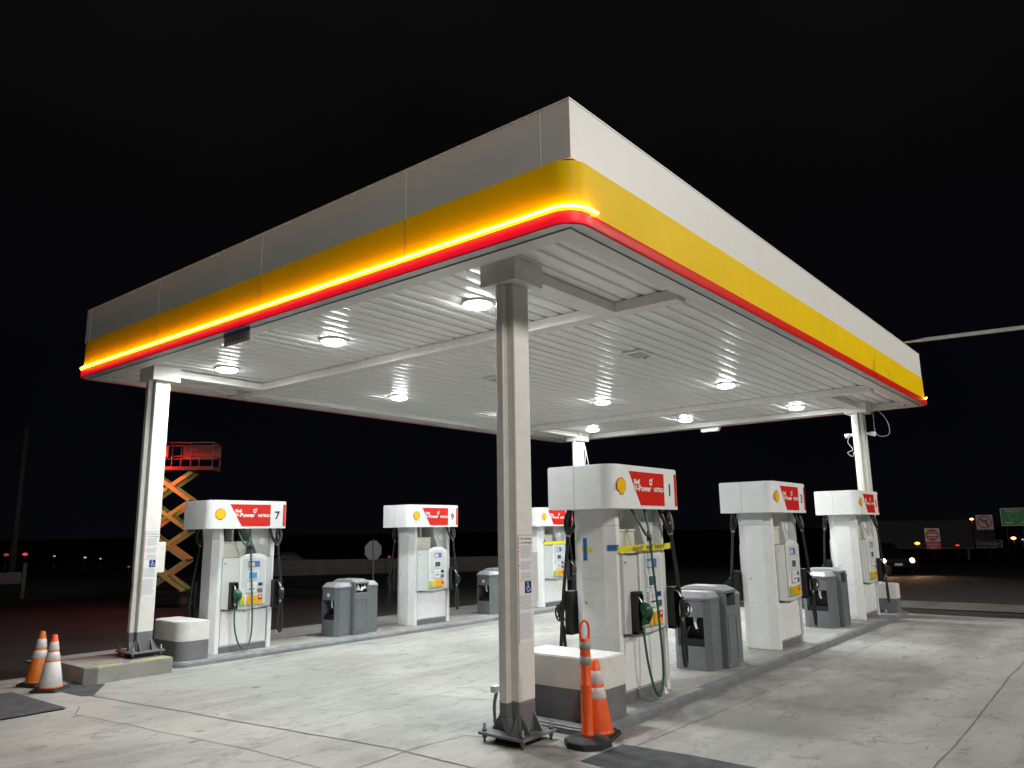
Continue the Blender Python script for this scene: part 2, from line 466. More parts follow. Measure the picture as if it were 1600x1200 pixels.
# ------------------------------------------------------------------ pump islands
def island(yc, zg, x0=5.76, x1=17.1):
    y0, y1 = yc - .52, yc + .52
    b = MB()
    prof = [(0, -.02), (0, .048), (.010, .056), (.010, .066), (.026, .082), (.085, .086), (.11, .080), (.11, .06)]
    rings = []
    for off, z in prof:
        poly = rrect(x0 + off, x1 - off, y0 + off, y1 - off, .24 - off * .9, 7)
        rings.append([b.v((x, y, zg + z)) for x, y in poly])
    n = len(rings[0])
    for i in range(len(rings) - 1):
        for j in range(n): b._f([rings[i][j], rings[i][(j + 1) % n], rings[i + 1][(j + 1) % n], rings[i + 1][j]], 'greylight', False)
    k = struct(b.build('island_kerb', bevel=-1))
    b = MB(); b.prism(rrect(x0 + .10, x1 - .10, y0 + .10, y1 - .10, .15, 7), zg + .02, zg + .080, 'island')
    struct(b.build('island_pavement'))


island(4.35, 0)
island(11.37, -.11, 5.70, 17.0)
Z1, Z2 = .081, -.029
Y1, Y2 = 4.355, 11.365


def barrier(label, x, y, z, w, flip=1):
    o = empty('island_barrier', (x, y, z), 0 if flip > 0 else math.pi, label, 'barrier', 'grey and white barriers at the island ends')
    cs = (1, 0, 0, 1)
    b = MB(); b.prism(rrect(-w / 2, w / 2, -.45, .45, .17, 8, cs), 0, .275, 'grey', smooth=True); lo = b.build('lower_band', o)
    b = MB(); b.prism(rrect(-w / 2 - .002, w / 2 + .002, -.452, .452, .172, 8, cs), .275, .535, 'column', smooth=True)
    b.prism(rrect(-w / 2 + .012, w / 2 - .01, -.438, .438, .16, 8, cs), .535, .546, 'white')
    up = b.build('upper_band', o)
    for q in (lo, up):
        for p in q.data.polygons:
            pass
        q.modifiers.new('edge', 'EDGE_SPLIT').split_angle = R(35)
    return o


barrier('grey and white barrier behind the steel column nearest the camera', 6.11, Y1 - .02, Z1, .48)
barrier('grey and white barrier beside the concrete block, left of pump 7', 5.99, Y2 - .03, Z2, .44)
barrier('grey and white barrier at the far right end of the front island', 16.62, Y1, Z1, .45, -1)


# ------------------------------------------------------------------ shell emblem polygon
def pecten(r):
    pts = []
    n = 7
    for k in range(n):                      # scalloped upper edge
        a0 = R(208 - k * 236 / n); a1 = R(208 - (k + 1) * 236 / n)
        for t in (0, .35, .65):
            a = a0 + (a1 - a0) * t
            rr = r * (1.0 if t == 0 else 1.035)
            pts.append((rr * math.cos(a) * 1.02, rr * math.sin(a) + .05 * r))
    pts.append((r * math.cos(R(-28)) * 1.02, r * math.sin(R(-28)) + .05 * r))
    pts += [(.42 * r, -.78 * r), (.46 * r, -.96 * r), (-.46 * r, -.96 * r), (-.42 * r, -.78 * r)]
    return pts


def front_decals(root, back=False):
    """livery of one long side of the header; X turns it round for the other side"""
    X = Matrix.Rotation(math.pi, 4, 'Z') if back else Matrix.Identity(4)
    X = X @ Matrix.Translation((-.04, -.010, .037))
    y = -.375
    b = MB(X)
    b.prism([(-.30, 2.205), (.42, 2.205), (.42, 1.865), (-.085, 1.865)], y - .003, y, 'logored', 'y')
    b.prism([(.655, 2.21), (.702, 2.21), (.702, 1.865), (.655, 1.865)], y - .003, y, 'logored', 'y')
    b.build('red_panel', root)
    b = MB(X); px, pz = -.455, 2.045
    b.prism([(px + u, pz + v) for u, v in pecten(.084)], y - .003, y, 'logored', 'y')
    b.prism([(px + u, pz + v + .001) for u, v in pecten(.0755)], y - .005, y - .003, 'logoyellow', 'y')
    b.build('shell_emblem', root)
    b = MB(X)
    xd, zd = (1, 0, 0), (0, 0, 1)
    b.text('Shell', .062, (-.215, y - .006, 2.083), xd, zd, 'print_white', .0028)
    b.text('V-Power', .086, (-.215, y - .006, 2.010), xd, zd, 'print_white', .0026, 1.12)
    b.text('NiTRO+', .062, (.190, y - .006, 2.010), xd, zd, 'print_white', .0022, 1.10)
    for k in range(16):                     # round nitro mark above the words
        a0, a1 = R(k * 22.5), R((k + 1) * 22.5)
        b._f([b.v((.13 + rr * math.cos(a), y - .006, 2.105 + rr * 1.15 * math.sin(a))) for rr, a in ((.030, a0), (.030, a1), (.015, a1), (.015, a0))], 'print_white')
    b.prism([(.155, 2.125), (.166, 2.125), (.172, 2.148), (.160, 2.148)], y - .0065, y - .0055, 'print_white', 'y')
    b.build('lettering', root, bevel=-1)


def smooth_path(pts, k=6):
    P = [Vector(p) for p in pts]; out = []
    P = [P[0] * 2 - P[1]] + P + [P[-1] * 2 - P[-2]]
    for i in range(1, len(P) - 2):
        for j in range(k):
            t = j / k; a, b_, c, d = P[i - 1], P[i], P[i + 1], P[i + 2]
            out.append(.5 * ((2 * b_) + (c - a) * t + (2 * a - 5 * b_ + 4 * c - d) * t * t + (3 * b_ - a - 3 * c + d) * t ** 3))
    out.append(P[-2]); return out


def nozzle(root, X, x, y, z, cover):
    """spout hooked up into the holster at (x,y,z); hose end hangs at the bottom"""
    b = MB(X)
    b.tube(smooth_path([(x, y + .03, z + .03), (x, y - .015, z + .01), (x, y - .055, z - .05)]), .011, 'metal', 8)
    b.tube(smooth_path([(x, y - .050, z - .04), (x, y - .078, z - .09), (x, y - .080, z - .16), (x, y - .062, z - .235)]), [.022] * 6 + [.040] * 6 + [.030] * 7, cover, 10)
    b.tube(smooth_path([(x, y - .085, z - .075), (x, y - .135, z - .11), (x, y - .145, z - .17), (x, y - .115, z - .225), (x, y - .065, z - .235)]), .010, 'nozzleblack', 6)
    b.tube([(x, y - .10, z - .10), (x, y - .118, z - .20)], .007, 'black', 6)
    b.tube([(x, y - .062, z - .235), (x, y - .052, z - .275)], .017, 'metal', 8)
    if cover == 'gnozzle':
        b.tube(smooth_path([(x - .01, y - .06, z - .05), (x + .01, y - .09, z - .10), (x + .02, y - .085, z - .17), (x + .01, y - .07, z - .20)], 4), [.03, .036, .046, .055, .060, .062, .062, .058, .052, .045, .04, .036, .03], cover, 12)
    b.box(x - .035, x + .035, y - .105, y - .05, z - .13, z - .07, cover)
    nz = b.build('nozzle', root, bevel=.004, seg=1)
    return (x, y - .052, z - .275)


def pump(label, loc, number, green=False):
    root = empty('fuel_pump', loc, 0, label, 'fuel pump', 'fuel pumps on the two islands')
    # body
    b = MB(); b.box(-.36, .54, -.205, .205, 0, .09, 'grey'); b.build('plinth', root)
    b = MB(); b.box(-.33, .505, -.20, .20, .09, 1.41, 'panelwhite'); b.build('cabinet', root)
    for s in (-1, 1):
        c = .0875
        pl = [(.415, -.245), (.4825, -.245), (.55, -.13), (.55, .13), (.4825, .245), (.415, .245)]
        b = MB(); b.prism([(c + s * u, v) for u, v in pl], .0, 1.70, 'white')
        pt = [(.415, -.245), (.4825, -.245), (.535, -.16), (.535, .16), (.4825, .245), (.415, .245)]
        b.prism([(c + s * (u + .006), v * 1.01) for u, v in pl], 1.70, 1.867, 'white', poly1=[(c + s * (u + .02), v * 1.02) for u, v in pt])
        ep = b.build('end_panel', root, bevel=.008)
        b = MB(); xo = c + s * .5508
        b.box(min(xo, xo - s * .001), max(xo, xo - s * .001), -.128, .128, .62, .6225, 'smallprint'); b.build('panel_joint', ep)
        b = MB(); b.box(min(xo, xo - s * .001), max(xo, xo - s * .001), -.128, .128, 1.18, 1.1825, 'smallprint'); b.build('panel_joint', ep)
        b = MB(); b.tube([(xo - s * .004, .09, .95), (xo + s * .006, .09, .95)], .014, 'metal', 10); b.build('lock', ep)
    b = MB(); b.box(-.325, .12, -.15, .15, 1.41, 1.64, 'cream'); b.box(-.327, .13, -.16, .16, 1.64, 1.665, 'cream')
    b.box(-.12, -.08, -.10, .10, 1.665, 1.867, 'panelgrey')
    b.build('meter_housing', root, bevel=.006)
    b = MB(); b.prism([(.50, 1.41), (.50, 1.867), (.17, 1.867), (.20, 1.68), (.33, 1.41)], -.17, .17, 'panelgrey', 'y')
    for sy in (-1, 1):
        b.tube([(.38, sy * .17, 1.66), (.38, sy * .18, 1.66)], .075, 'panelgrey', 20); b.tube([(.38, sy * .18, 1.66), (.38, sy * .185, 1.66)], .055, 'white', 20)
    b.build('hose_guide_panel', root, bevel=.004)
    # header
    hd = MB()
    poly = rrect(-.67, .67, -.385, .385, .15, 8, (1, 0, 1, 0))
    hd.prism(poly, 1.867, 2.29, 'white', smooth=True)
    hd.prism([(u * .99, v * .985) for u, v in poly], 2.29, 2.302, 'white')
    h = hd.build('header', root); h.modifiers.new('edge', 'EDGE_SPLIT').split_angle = R(35)
    b = MB()
    b.box(-.6712, -.67, .06, .063, 1.869, 2.288, 'steel')
    b.build('seam', h)
    front_decals(h); front_decals(h, True)
    if number:
        b = MB(); b.text(number, .175, (.505, -.3885, 2.015), (1, 0, 0), (0, 0, 1), 'black', .004, 1.0, center=True)
        b.build('number', h, bevel=-1)
    for back in (False, True):
        X = Matrix.Translation((.0875, 0, 0)) @ Matrix.Rotation(math.pi if back else 0, 4, 'Z') @ Matrix.Translation((0, .055, .010)) @ Matrix.Diagonal((1.13, 1, 1.021, 1))
        # x measured from the body centre now
        b = MB(X); b.box(-.355, .355, -.282, -.255, .10, .605, 'panelwhite'); lp = b.build('lower_door', root, bevel=.005)
        b = MB(X)
        b.box(-.36, .36, -.286, -.2825, .592, .600, 'steel')
        for xx in (-.352, .352): b.box(xx - .002, xx + .002, -.2845, -.2825, .11, .59, 'steel')
        b.tube([(.0, -.283, .57), (.0, -.289, .57)], .012, 'steel', 10)
        b.build('door_gap', lp)
        arc = [(-.385 + .77 * k / 14, .635 - .035 * math.sin(math.pi * k / 14)) for k in range(15)]
        b = MB(X); b.prism([(-.385, 1.375)] + arc + [(.385, 1.375)], -.335, -.255, 'panelgrey', 'y')
        mod = b.build('dispenser_face', root, bevel=.006)
        b = MB(X)
        b.tube([(-.35, -.337, 1.30), (-.35, -.340, 1.30)], .010, 'black', 10)
        b.box(-.387, .387, -.325, -.262, 1.376, 1.384, 'steel')
        b.build('lock', mod)
        ax0, ax1 = -.135, .285
        dome = [(ax0, .665), (ax1, .665), (ax1, 1.36)] + [(.075 + .21 * math.cos(R(a)), 1.36 + .075 * math.sin(R(a))) for a in range(15, 166, 15)] + [(ax0, 1.36)]
        b = MB(X); b.prism(dome, -.358, -.335, 'panelwhite', 'y'); dm = b.build('console', mod, bevel=.008)
        b = MB(X)
        ins = [(ax0 + .03, .93), (ax1 - .03, .93), (ax1 - .03, 1.325)] + [(.075 + .18 * math.cos(R(a)), 1.325 + .045 * math.sin(R(a))) for a in range(15, 166, 15)] + [(ax0 + .03, 1.325)]
        b.prism(ins, -.3605, -.358, 'panelgrey', 'y'); b.build('console_recess', dm, bevel=-1)
        b = MB(X)
        b.prism([(-.01, 1.23), (.17, 1.23), (.17, 1.32), (-.01, 1.32)], -.3620, -.3605, 'labelblue', 'y')
        b.prism([(.0, 1.24), (.09, 1.24), (.09, 1.30), (.0, 1.30)], -.3630, -.3620, 'panelgrey', 'y')
        b.build('notice_label', dm, bevel=-1)
        b = MB(X); b.box(-.02, .15, -.372, -.3605, 1.045, 1.165, 'panelwhite')
        b.box(.0, .13, -.374, -.372, 1.06, 1.15, 'screen_blue' if number in ('7',) and not back else 'lcd'); b.build('screen', dm, bevel=.003, seg=1)
        b = MB(X); b.box(-.03, .12, -.385, -.3605, .85, 1.0, 'panelwhite'); b.box(.0, .09, -.3865, -.385, .895, .91, 'black'); b.box(.01, .08, -.3865, -.385, .94, .975, 'panelgrey'); b.build('card_reader', dm, bevel=.004, seg=1)
        b = MB(X); b.box(.16, .22, -.369, -.3605, .945, .99, 'pictoblue'); b.box(.15, .225, -.372, -.3605, .845, .905, 'ink')
        for i in range(3):
            for j in range(3): b.box(.158 + .022 * i, .174 + .022 * i, -.3745, -.372, .852 + .018 * j, .865 + .018 * j, 'metal')
        b.build('keypad', dm)
        for i, xx in enumerate((.02, .105, .19)):
            b = MB(X); b.prism(rrect(xx - .035, xx + .035, .675, .80, .022, 4), -.376, -.358, 'btn_yellow', 'y')
            if i == 2: b.box(xx - .03, xx + .03, -.379, -.376, .735, .805, 'btn_red'); b.box(xx - .014, xx + .014, -.381, -.379, .765, .79, 'print_white')
            else: b.box(xx - .02, xx + .02, -.379, -.376, .70, .715, 'logoyellow'); b.box(xx - .02, xx + .02, -.379, -.376, .745, .785, 'btn_yellow')
            b.build('grade_button', mod)
        b = MB(X); b.prism(rrect(-.125, -.055, .675, .80, .022, 4), -.376, -.358, 'btn_green', 'y'); b.box(-.11, -.07, -.379, -.376, .73, .79, 'btn_yellow'); b.build('grade_button', mod)
        # right holster, nozzle and hose
        def holster(xc, w, top, bot):
            b = MB(X)
            b.box(xc - w, xc + w, -.345, -.33, bot, top, 'black')
            b.box(xc - w, xc - w + .018, -.415, -.345, bot, top - .03, 'black'); b.box(xc + w - .018, xc + w, -.415, -.345, bot, top - .03, 'black')
            b.box(xc - w, xc + w, -.405, -.345, top - .03, top, 'black'); b.box(xc - w, xc + w, -.40, -.345, bot, bot + .03, 'black')
            b.box(xc - w + .018, xc + w - .018, -.385, -.345, bot + .03, bot + .17, 'black')
            return b.build('holster', root, bevel=.005, seg=1)
        holster(.435, .055, 1.02, .60)
        e = nozzle(root, X, .465, -.405, .955, 'nozzleblack')
        b = MB(X)
        b.tube(smooth_path([(.33, -.31, 1.86), (.335, -.36, 1.74), (.37, -.39, 1.62), (.425, -.395, 1.585), (.475, -.385, 1.63), (.495, -.36, 1.74), (.48, -.31, 1.86)]), .021, 'hose', 10)
        b.build('retractor_hose', root)
        b = MB(X)
        b.tube(smooth_path([(.425, -.35, 1.86), (.43, -.39, 1.60), (.455, -.41, 1.3), (.492, -.42, 1.0), (.505, -.44, .70), (.515, -.455, .42), (.505, -.46, .27), (.480, -.462, .225), (.455, -.46, .27), (.445, -.455, .45), (e[0], e[1], e[2])], 7), .0175, 'hose', 10)
        b.tube([(.427, -.37, 1.72), (.430, -.388, 1.60)], .026, 'black', 9); b.tube([(.430, -.388, 1.575), (.431, -.392, 1.555)], .023, 'metal', 9)
        b.build('hose', root)
        if green:
            holster(-.225, .055, 1.02, .62)
            e2 = nozzle(root, X, -.225, -.375, .955, 'gnozzle')
            b = MB(X)
            b.tube(smooth_path([(-.19, -.30, 1.86), (-.17, -.40, 1.68), (-.10, -.43, 1.56), (-.04, -.42, 1.62), (-.01, -.36, 1.86)]), .012, 'ghose', 9)
            b.build('retractor_hose', root)
            b = MB(X)
            b.tube(smooth_path([(.0, -.34, 1.86), (-.01, -.40, 1.62), (.0, -.43, 1.2), (.02, -.45, .8), (.03, -.47, .35), (-.01, -.48, .12), (-.09, -.49, .04), (-.18, -.49, .14), (-.235, -.47, .38), (e2[0], e2[1], e2[2])], 7), .0115, 'ghose', 9)
            b.tube([(-.01, -.395, 1.60), (-.009, -.40, 1.56)], .017, 'metal', 10); b.tube([(-.009, -.40, 1.56), (-.006, -.402, 1.50)], .024, 'black', 10)
            b.build('hose', root)
    return root


PX = (7.05, 11.213, 15.376)
QX = (6.835, 10.965, 15.095)
p1 = pump('fuel pump 1, nearest pump, with green hose and yellow tape across its front', (PX[0], Y1, Z1), '1', True)
p3 = pump('fuel pump 3, middle pump of the right-hand island', (PX[1], Y1, Z1), '3')
p5 = pump('fuel pump 5, farthest pump of the right-hand island, near the far column', (PX[2], Y1, Z1), '5')
p7 = pump('fuel pump 7 on the left, with green hose and lit blue screen', (QX[0], Y2, Z2), '7', True)
p9 = pump('fuel pump 9 on the back island, between two grey bin stations', (QX[1], Y2, Z2), '9')
p11 = pump('fuel pump 11, partly hidden behind the near column and pump 1', (QX[2], Y2, Z2), '11')


# ------------------------------------------------------------------ tapes
def tape(label, ox, oy, oz, x0, x1, blue0, text=True, cross=False, wrap=False):
    o = empty('caution_tape', (ox, oy, oz), 0, label, 'tape', 'yellow paint warning tapes on pumps')
    b = MB(); y = -.312
    yt = -.383
    n = 14; A = []; B = []
    for k in range(n + 1):
        t = k / n; x = x0 + (x1 - x0) * t
        yy = -.249 - .100 * ss(t / .12) + .006 * math.sin(9 * t)
        z = 1.465 + .022 * t + .006 * math.sin(6 * t)
        A.append(b.v((x, yy, z - .030))); B.append(b.v((x, yy, z + .030)))
    for k in range(n): b._f([A[k], A[k + 1], B[k + 1], B[k]], 'tape_yellow', True)
    b.build('yellow_tape', o, bevel=-1)
    if text:
        b = MB(); b.text('PAINT!  WET PAINT!', .066, (x0 + .11, -.362, 1.447), (1, 0, .024), (0, 0, 1), 'ink', .0008, 1.12); b.build('lettering', o, bevel=-1)
    b = MB()
    if cross:
        b.box(x0 - .03, x0 + .11, -.2575, -.2555, 1.47, 1.50, 'tape_blue'); b.box(x0 + .02, x0 + .055, -.260, -.2577, 1.41, 1.56, 'tape_blue')
    else:
        b.prism([(-.448, -.170), (-.398, -.2475), (-.36, -.2480), (-.36, -.2515), (-.400, -.2515), (-.452, -.173)], 1.458, 1.512, 'tape_blue')
    b.build('blue_tape', o)
    if wrap:
        b = MB(); b.box(-.4655, -.4635, .065, .110, 1.36, 1.58, 'tape_blue'); b.build('blue_tape', o)
        b = MB(); b.prism([(.0, 1.44), (.128, 1.45), (.128, 1.51), (.0, 1.48)], -.4650, -.4635, 'tape_yellow', 'x'); b.build('yellow_tape', o, bevel=-1)
    return o


tape('yellow PAINT! WET PAINT! tape with a blue end across pump 1', PX[0], Y1, Z1, -.392, .53, True, wrap=True)
tape('yellow tape with a blue cross end on pump 11', QX[2], Y2, Z2, -.37, .52, True, text=False, cross=True)


# ------------------------------------------------------------------ bin stations
def bin_station(label, loc):
    o = empty('bin_station', loc, 0, label, 'waste bin', 'grey bin and windscreen wash stations on the islands')
    for s in (-1, 1):
        X = Matrix.Rotation(0 if s < 0 else math.pi, 4, 'Z')
        b = MB(X)
        pl = [(-.49, -.17), (-.43, -.245), (-.165, -.245), (-.165, .245), (-.43, .245), (-.49, .17)]
        b.prism(pl, 0, .27, 'bin')
        b.prism([(-.49, -.17), (-.43, -.245), (-.165, -.245), (-.165, -.18), (-.49, -.169)], .27, .61, 'bin')
        b.prism([(-.49, .175), (-.165, .18), (-.165, .245), (-.43, .245), (-.49, .178)], .27, .61, 'bin')
        b.box(-.26, -.165, -.18, .18, .27, .61, 'black')
        b.prism(pl, .61, .80, 'bin')
        w = b.build('wash_unit', o, bevel=.008)
        b = MB(X)
        pl2 = [(-.50, -.175), (-.437, -.252), (-.168, -.252), (-.168, .252), (-.437, .252), (-.50, .175)]
        top = [(-.44, -.13), (-.41, -.17), (-.168, -.19), (-.168, .19), (-.41, .17), (-.44, .13)]
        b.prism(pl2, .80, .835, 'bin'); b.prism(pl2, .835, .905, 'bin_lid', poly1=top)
        b.build('lid', w, bevel=.006)
        b = MB(X)
        b.prism([(-.035, .695), (-.028, .725), (-.008, .725), (0, .715), (.008, .725), (.028, .725), (.035, .695), (.02, .665), (-.02, .665)], -.497, -.4905, 'print_white', 'x')
        b.build('badge', w)
        b = MB(X)
        b.box(-.45, -.27, -.16, .16, .27, .35, 'black'); b.tube([(-.46, .10, .34), (-.34, .04, .58)], .012, 'black', 6); b.prism([(-.06, .60), (-.015, .60), (-.02, .53), (-.04, .47), (-.065, .47), (-.05, .54)], -.44, -.43, 'paper', 'x')
        b.build('wash_bucket', w)
    b = MB()
    y = .315
    b.prism([(-.16, -y), (.16, -y), (.16, y), (-.16, y)], 0, .72, 'bin')
    b.box(-.16, .16, -.15, .15, .72, .87, 'black')
    for sx in (-1, 1): b.box(min(sx * .16, sx * .125), max(sx * .16, sx * .125), -y, y, .72, .87, 'bin')
    b.prism([(-.165, -y - .004), (.165, -y - .004), (.165, y + .004), (-.165, y + .004)], .87, .905, 'bin')
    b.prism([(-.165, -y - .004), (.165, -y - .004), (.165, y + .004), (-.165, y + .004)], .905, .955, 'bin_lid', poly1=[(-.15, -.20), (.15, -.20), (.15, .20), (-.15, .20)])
    mid = b.build('bin_body', o, bevel=.008)
    for s in (-1, 1):
        X = Matrix.Rotation(0 if s < 0 else math.pi, 4, 'Z')
        b = MB(X)
        for q in ((-.125, .125, .60, .615), (-.125, .125, .07, .085)): b.box(q[0], q[1], -y - .008, -y - .001, q[2], q[3], 'bin')
        for q in (-.125, .112): b.box(q, q + .013, -y - .008, -y - .001, .085, .60, 'bin')
        b.build('door_frame', mid, bevel=.002, seg=1)
    return o


def rubbish(label, loc):
    b = MB()
    for k in range(7):
        a = random.random() * 6; r0 = .03 + .03 * random.random()
        c = Vector((random.uniform(-.08, .08), random.uniform(-.04, .04), .03 + .04 * random.random()))
        pts = [c + Vector((math.cos(a + t * 1.3) * r0, math.sin(a + t * 1.3) * r0 * .6, .018 * math.sin(t * 3))) for t in range(5)]
        top = c + Vector((0, 0, .06 + .03 * random.random()))
        vs = [b.v(p) for p in pts]; tv = b.v(top)
        for i in range(5): b._f([vs[i], vs[(i + 1) % 5], tv], 'paper')
    o = b.build('crumpled_paper', bevel=-1); o.location = loc
    return tag(o, label, 'litter')


bs1 = bin_station('grey bin station between pump 1 and pump 3', (9.25, Y1 + .06, Z1))
BSP = [((13.97, Y1 + .09, Z1), 'grey bin station between pump 3 and pump 5'),
       ((9.22, Y2 + .02, Z2), 'grey bin station with crumpled paper in its opening, between pumps 7 and 9'),
       ((13.37, Y2 + .02, Z2), 'grey bin station right of pump 9, cut off by the near column')]
for loc, lb in BSP: dup(bs1, lb, loc)
rubbish('crumpled paper in the opening of the bin station beside pump 9', (9.22, Y2 + .02 - .26, Z2 + .722))

lit = MB()
lit.prism([(0, 0), (.09, .01), (.10, .07), (.05, .09), (.0, .06)], 0, .018, 'paper', poly1=[(.01, .01), (.08, .02), (.09, .06), (.05, .07), (.02, .05)])
lit.prism([(.03, .02), (.11, .04), (.08, .10)], .018, .05, 'paper', poly1=[(.05, .04), (.09, .05), (.08, .08)])
o = lit.build('paper_scrap'); o.location = (7.36, 4.03, .0825)
tag(o, 'small white paper scrap on the kerb at the foot of pump 1', 'litter')
for (x, y, rz, lb) in ((9.6, 3.05, .3, 'small beige scrap on the pavement beside the front kerb'), (12.2, 1.9, 1.1, 'tiny white scrap on the open pavement at right')):
    b = MB(); b.prism([(0, 0), (.05, .01), (.045, .04), (.01, .045)], 0, .012, 'paper'); o = b.build('paper_scrap'); o.location = (x, y, .003); o.rotation_euler = (0, 0, rz)
    tag(o, lb, 'litter')


# ------------------------------------------------------------------ canopy
CX0, CX1, CY0, CY1 = 4.70, 17.42, 3.18, 12.48
canopy = empty('station_canopy', (11.06, 7.83, 4.15), 0, 'large flat canopy with white, yellow and red fascia over the pumps', 'canopy')
INV = Matrix.Translation((-11.06, -7.83, -4.15))


def ring_band(prof, mats, rad, name, parent, nseg=8, smooth=False):
    """sweep profile (offset inwards, z) round the canopy"""
    b = MB(INV); rings = []
    for off, z in prof:
        rr = max(.0005, rad - off) if rad else 0
        poly = rrect(CX0 + off, CX1 - off, CY0 + off, CY1 - off, rr, nseg) if rad else [(CX0 + off, CY0 + off), (CX1 - off, CY0 + off), (CX1 - off, CY1 - off), (CX0 + off, CY1 - off)]
        rings.append([b.v((x, y, z)) for x, y in poly])
    n = len(rings[0])
    for i in range(len(rings) - 1):
        for j in range(n): b._f([rings[i][j], rings[i][(j + 1) % n], rings[i + 1][(j + 1) % n], rings[i + 1][j]], mats[i] if isinstance(mats, list) else mats, smooth)
    o = b.build(name, parent, bevel=0)
    if smooth: o.modifiers.new('edge', 'EDGE_SPLIT').split_angle = R(30)
    return o


upper = ring_band([(.12, 4.7095), (.034, 4.7095), (.034, 5.225), (.029, 5.225), (.029, 5.24), (.12, 5.24), (.12, 4.7095)], 'fascia', 0, 'upper_fascia', canopy)
yel = ring_band([(.0, 4.262), (.0, 4.70), (.012, 4.708), (.118, 4.708)], 'yellow', .20, 'yellow_fascia', canopy, smooth=True)
red = ring_band([(.0, 4.149), (-.002, 4.146), (-.018, 4.146), (-.025, 4.154), (-.027, 4.18), (-.027, 4.240), (-.020, 4.257), (.0, 4.2615)], 'red', .20, 'red_bullnose', canopy, smooth=True)
b = MB(INV)
for y in (3.52, 5.16, 7.62, 10.1, 12.30): b.box(CX0 + .0325, CX0 + .034, y - .004, y + .004, 4.72, 5.222, 'print_white')
for x in (7.3, 9.75, 12.2, 14.65): b.box(x - .003, x + .003, CY0 + .0325, CY0 + .034, 4.72, 5.222, 'print_white')
b.build('panel_seam', upper)
b = MB(INV)
for y in (5.13, 7.59, 10.1): b.box(CX0 - .0015, CX0 + .0005, y - .0025, y + .0025, 4.31, 4.70, 'steel')
b.build('panel_seam', yel)
# roof
b = MB(INV); b.box(CX0 + .17, CX1 - .17, CY0 + .17, CY1 - .17, 4.62, 4.66, 'trimgrey'); b.build('roof_deck', canopy)


def arcpath(x0, x1, y0, y1, rad, off):
    """path down one short side and round both corners; off = outwards"""
    pts = []
    return pts


def led_run(side, mat, z, off, rad_t, name, ends, parent):
    """lit tube along the -X (side 0) or +X (side 1) face and a little round each corner"""
    rr = .20
    x = CX0 if side == 0 else CX1
    sg = 1 if side == 0 else -1
    pts = [(x + sg * (rr + ends[0]), CY0 - off, z)]
    for k in range(9):
        a = R(90 * k / 8)
        pts.append((x + sg * (rr - (rr + off) * math.sin(a)), CY0 + rr - (rr + off) * math.cos(a), z))
    n = 12
    for k in range(1, n): pts.append((x - sg * off, CY0 + rr + (CY1 - CY0 - 2 * rr) * k / n, z))
    for k in range(9):
        a = R(90 * k / 8)
        pts.append((x + sg * (rr - (rr + off) * math.cos(a)), CY1 - rr + (rr + off) * math.sin(a), z))
    pts.append((x + sg * (rr + ends[1]), CY1 + off, z))
    b = MB(INV); b.tube(pts, rad_t, mat, 8)
    return b.build(name, parent)


led_run(0, 'led_yellow', 4.288, .036, .0125, 'light_strip', (.10, 0), canopy)
led_run(1, 'led_yellow', 4.288, .036, .0125, 'light_strip', (.0, 0), canopy)
led_run(0, 'led_redhot', 4.253, .026, .0045, 'red_light_strip', (.0, 0), red)
# glowing red lens on the two lit sides
for side in (0, 1):
    sg = 1 if side == 0 else -1; x = CX0 if side == 0 else CX1
    b = MB(INV)
    prof = [(.027, 4.150), (.0305, 4.160), (.0325, 4.19), (.0305, 4.236), (.0285, 4.246)]
    rings = []
    for o_, z in prof:
        ring = []
        for k in range(9):
            a = R(90 * k / 8); rr = .20
            ring.append((x + sg * (rr - (rr + o_) * math.sin(a)), CY0 + rr - (rr + o_) * math.cos(a), z))
        for k in range(9):
            a = R(90 * k / 8); rr = .20
            ring.append((x + sg * (rr - (rr + o_) * math.cos(a)), CY1 - rr + (rr + o_) * math.sin(a), z))
        rings.append([b.v(p) for p in ring])
    for i in range(len(rings) - 1):
        for j in range(len(rings[0]) - 1): b._f([rings[i][j], rings[i][j + 1], rings[i + 1][j + 1], rings[i + 1][j]], 'led_red', True)
    b.build('red_light_lens', red)

# underside trim: outer strip, dark seam, inner flange
b = MB(INV)


def frame(b, o0, o1, z0, z1, mat):
    X0, X1, Y0, Y1 = CX0 + o0, CX1 - o0, CY0 + o0, CY1 - o0
    w = o1 - o0
    b.box(X0, X1, Y0, Y0 + w, z0, z1, mat); b.box(X0, X1, Y1 - w, Y1, z0, z1, mat)
    b.box(X0, X0 + w, Y0 + w, Y1 - w, z0, z1, mat); b.box(X1 - w, X1, Y0 + w, Y1 - w, z0, z1, mat)


b.prism(rrect(CX0 + .018, CX1 - .018, CY0 + .018, CY1 - .018, .245, 8), 4.162, 4.166, 'trimgrey')
bot = b.build('edge_gutter', canopy, bevel=-1)
# cut the centre out of that plate by building it as a ring instead
bpy.data.objects.remove(bot)
bot = ring_band([(-.004, 4.1495), (.20, 4.1495)], 'trimgrey', .20, 'edge_gutter', canopy)
for v in bot.data.vertices: v.co.z += .012 if 0 else 0
fl = ring_band([(.105, 4.148), (.105, 4.144), (.112, 4.144), (.118, 4.144), (.118, 4.141), (.30, 4.141), (.30, 4.22)], ['steel', 'black', 'black', 'steel', 'column', 'column'], 0, 'edge_flange', canopy)
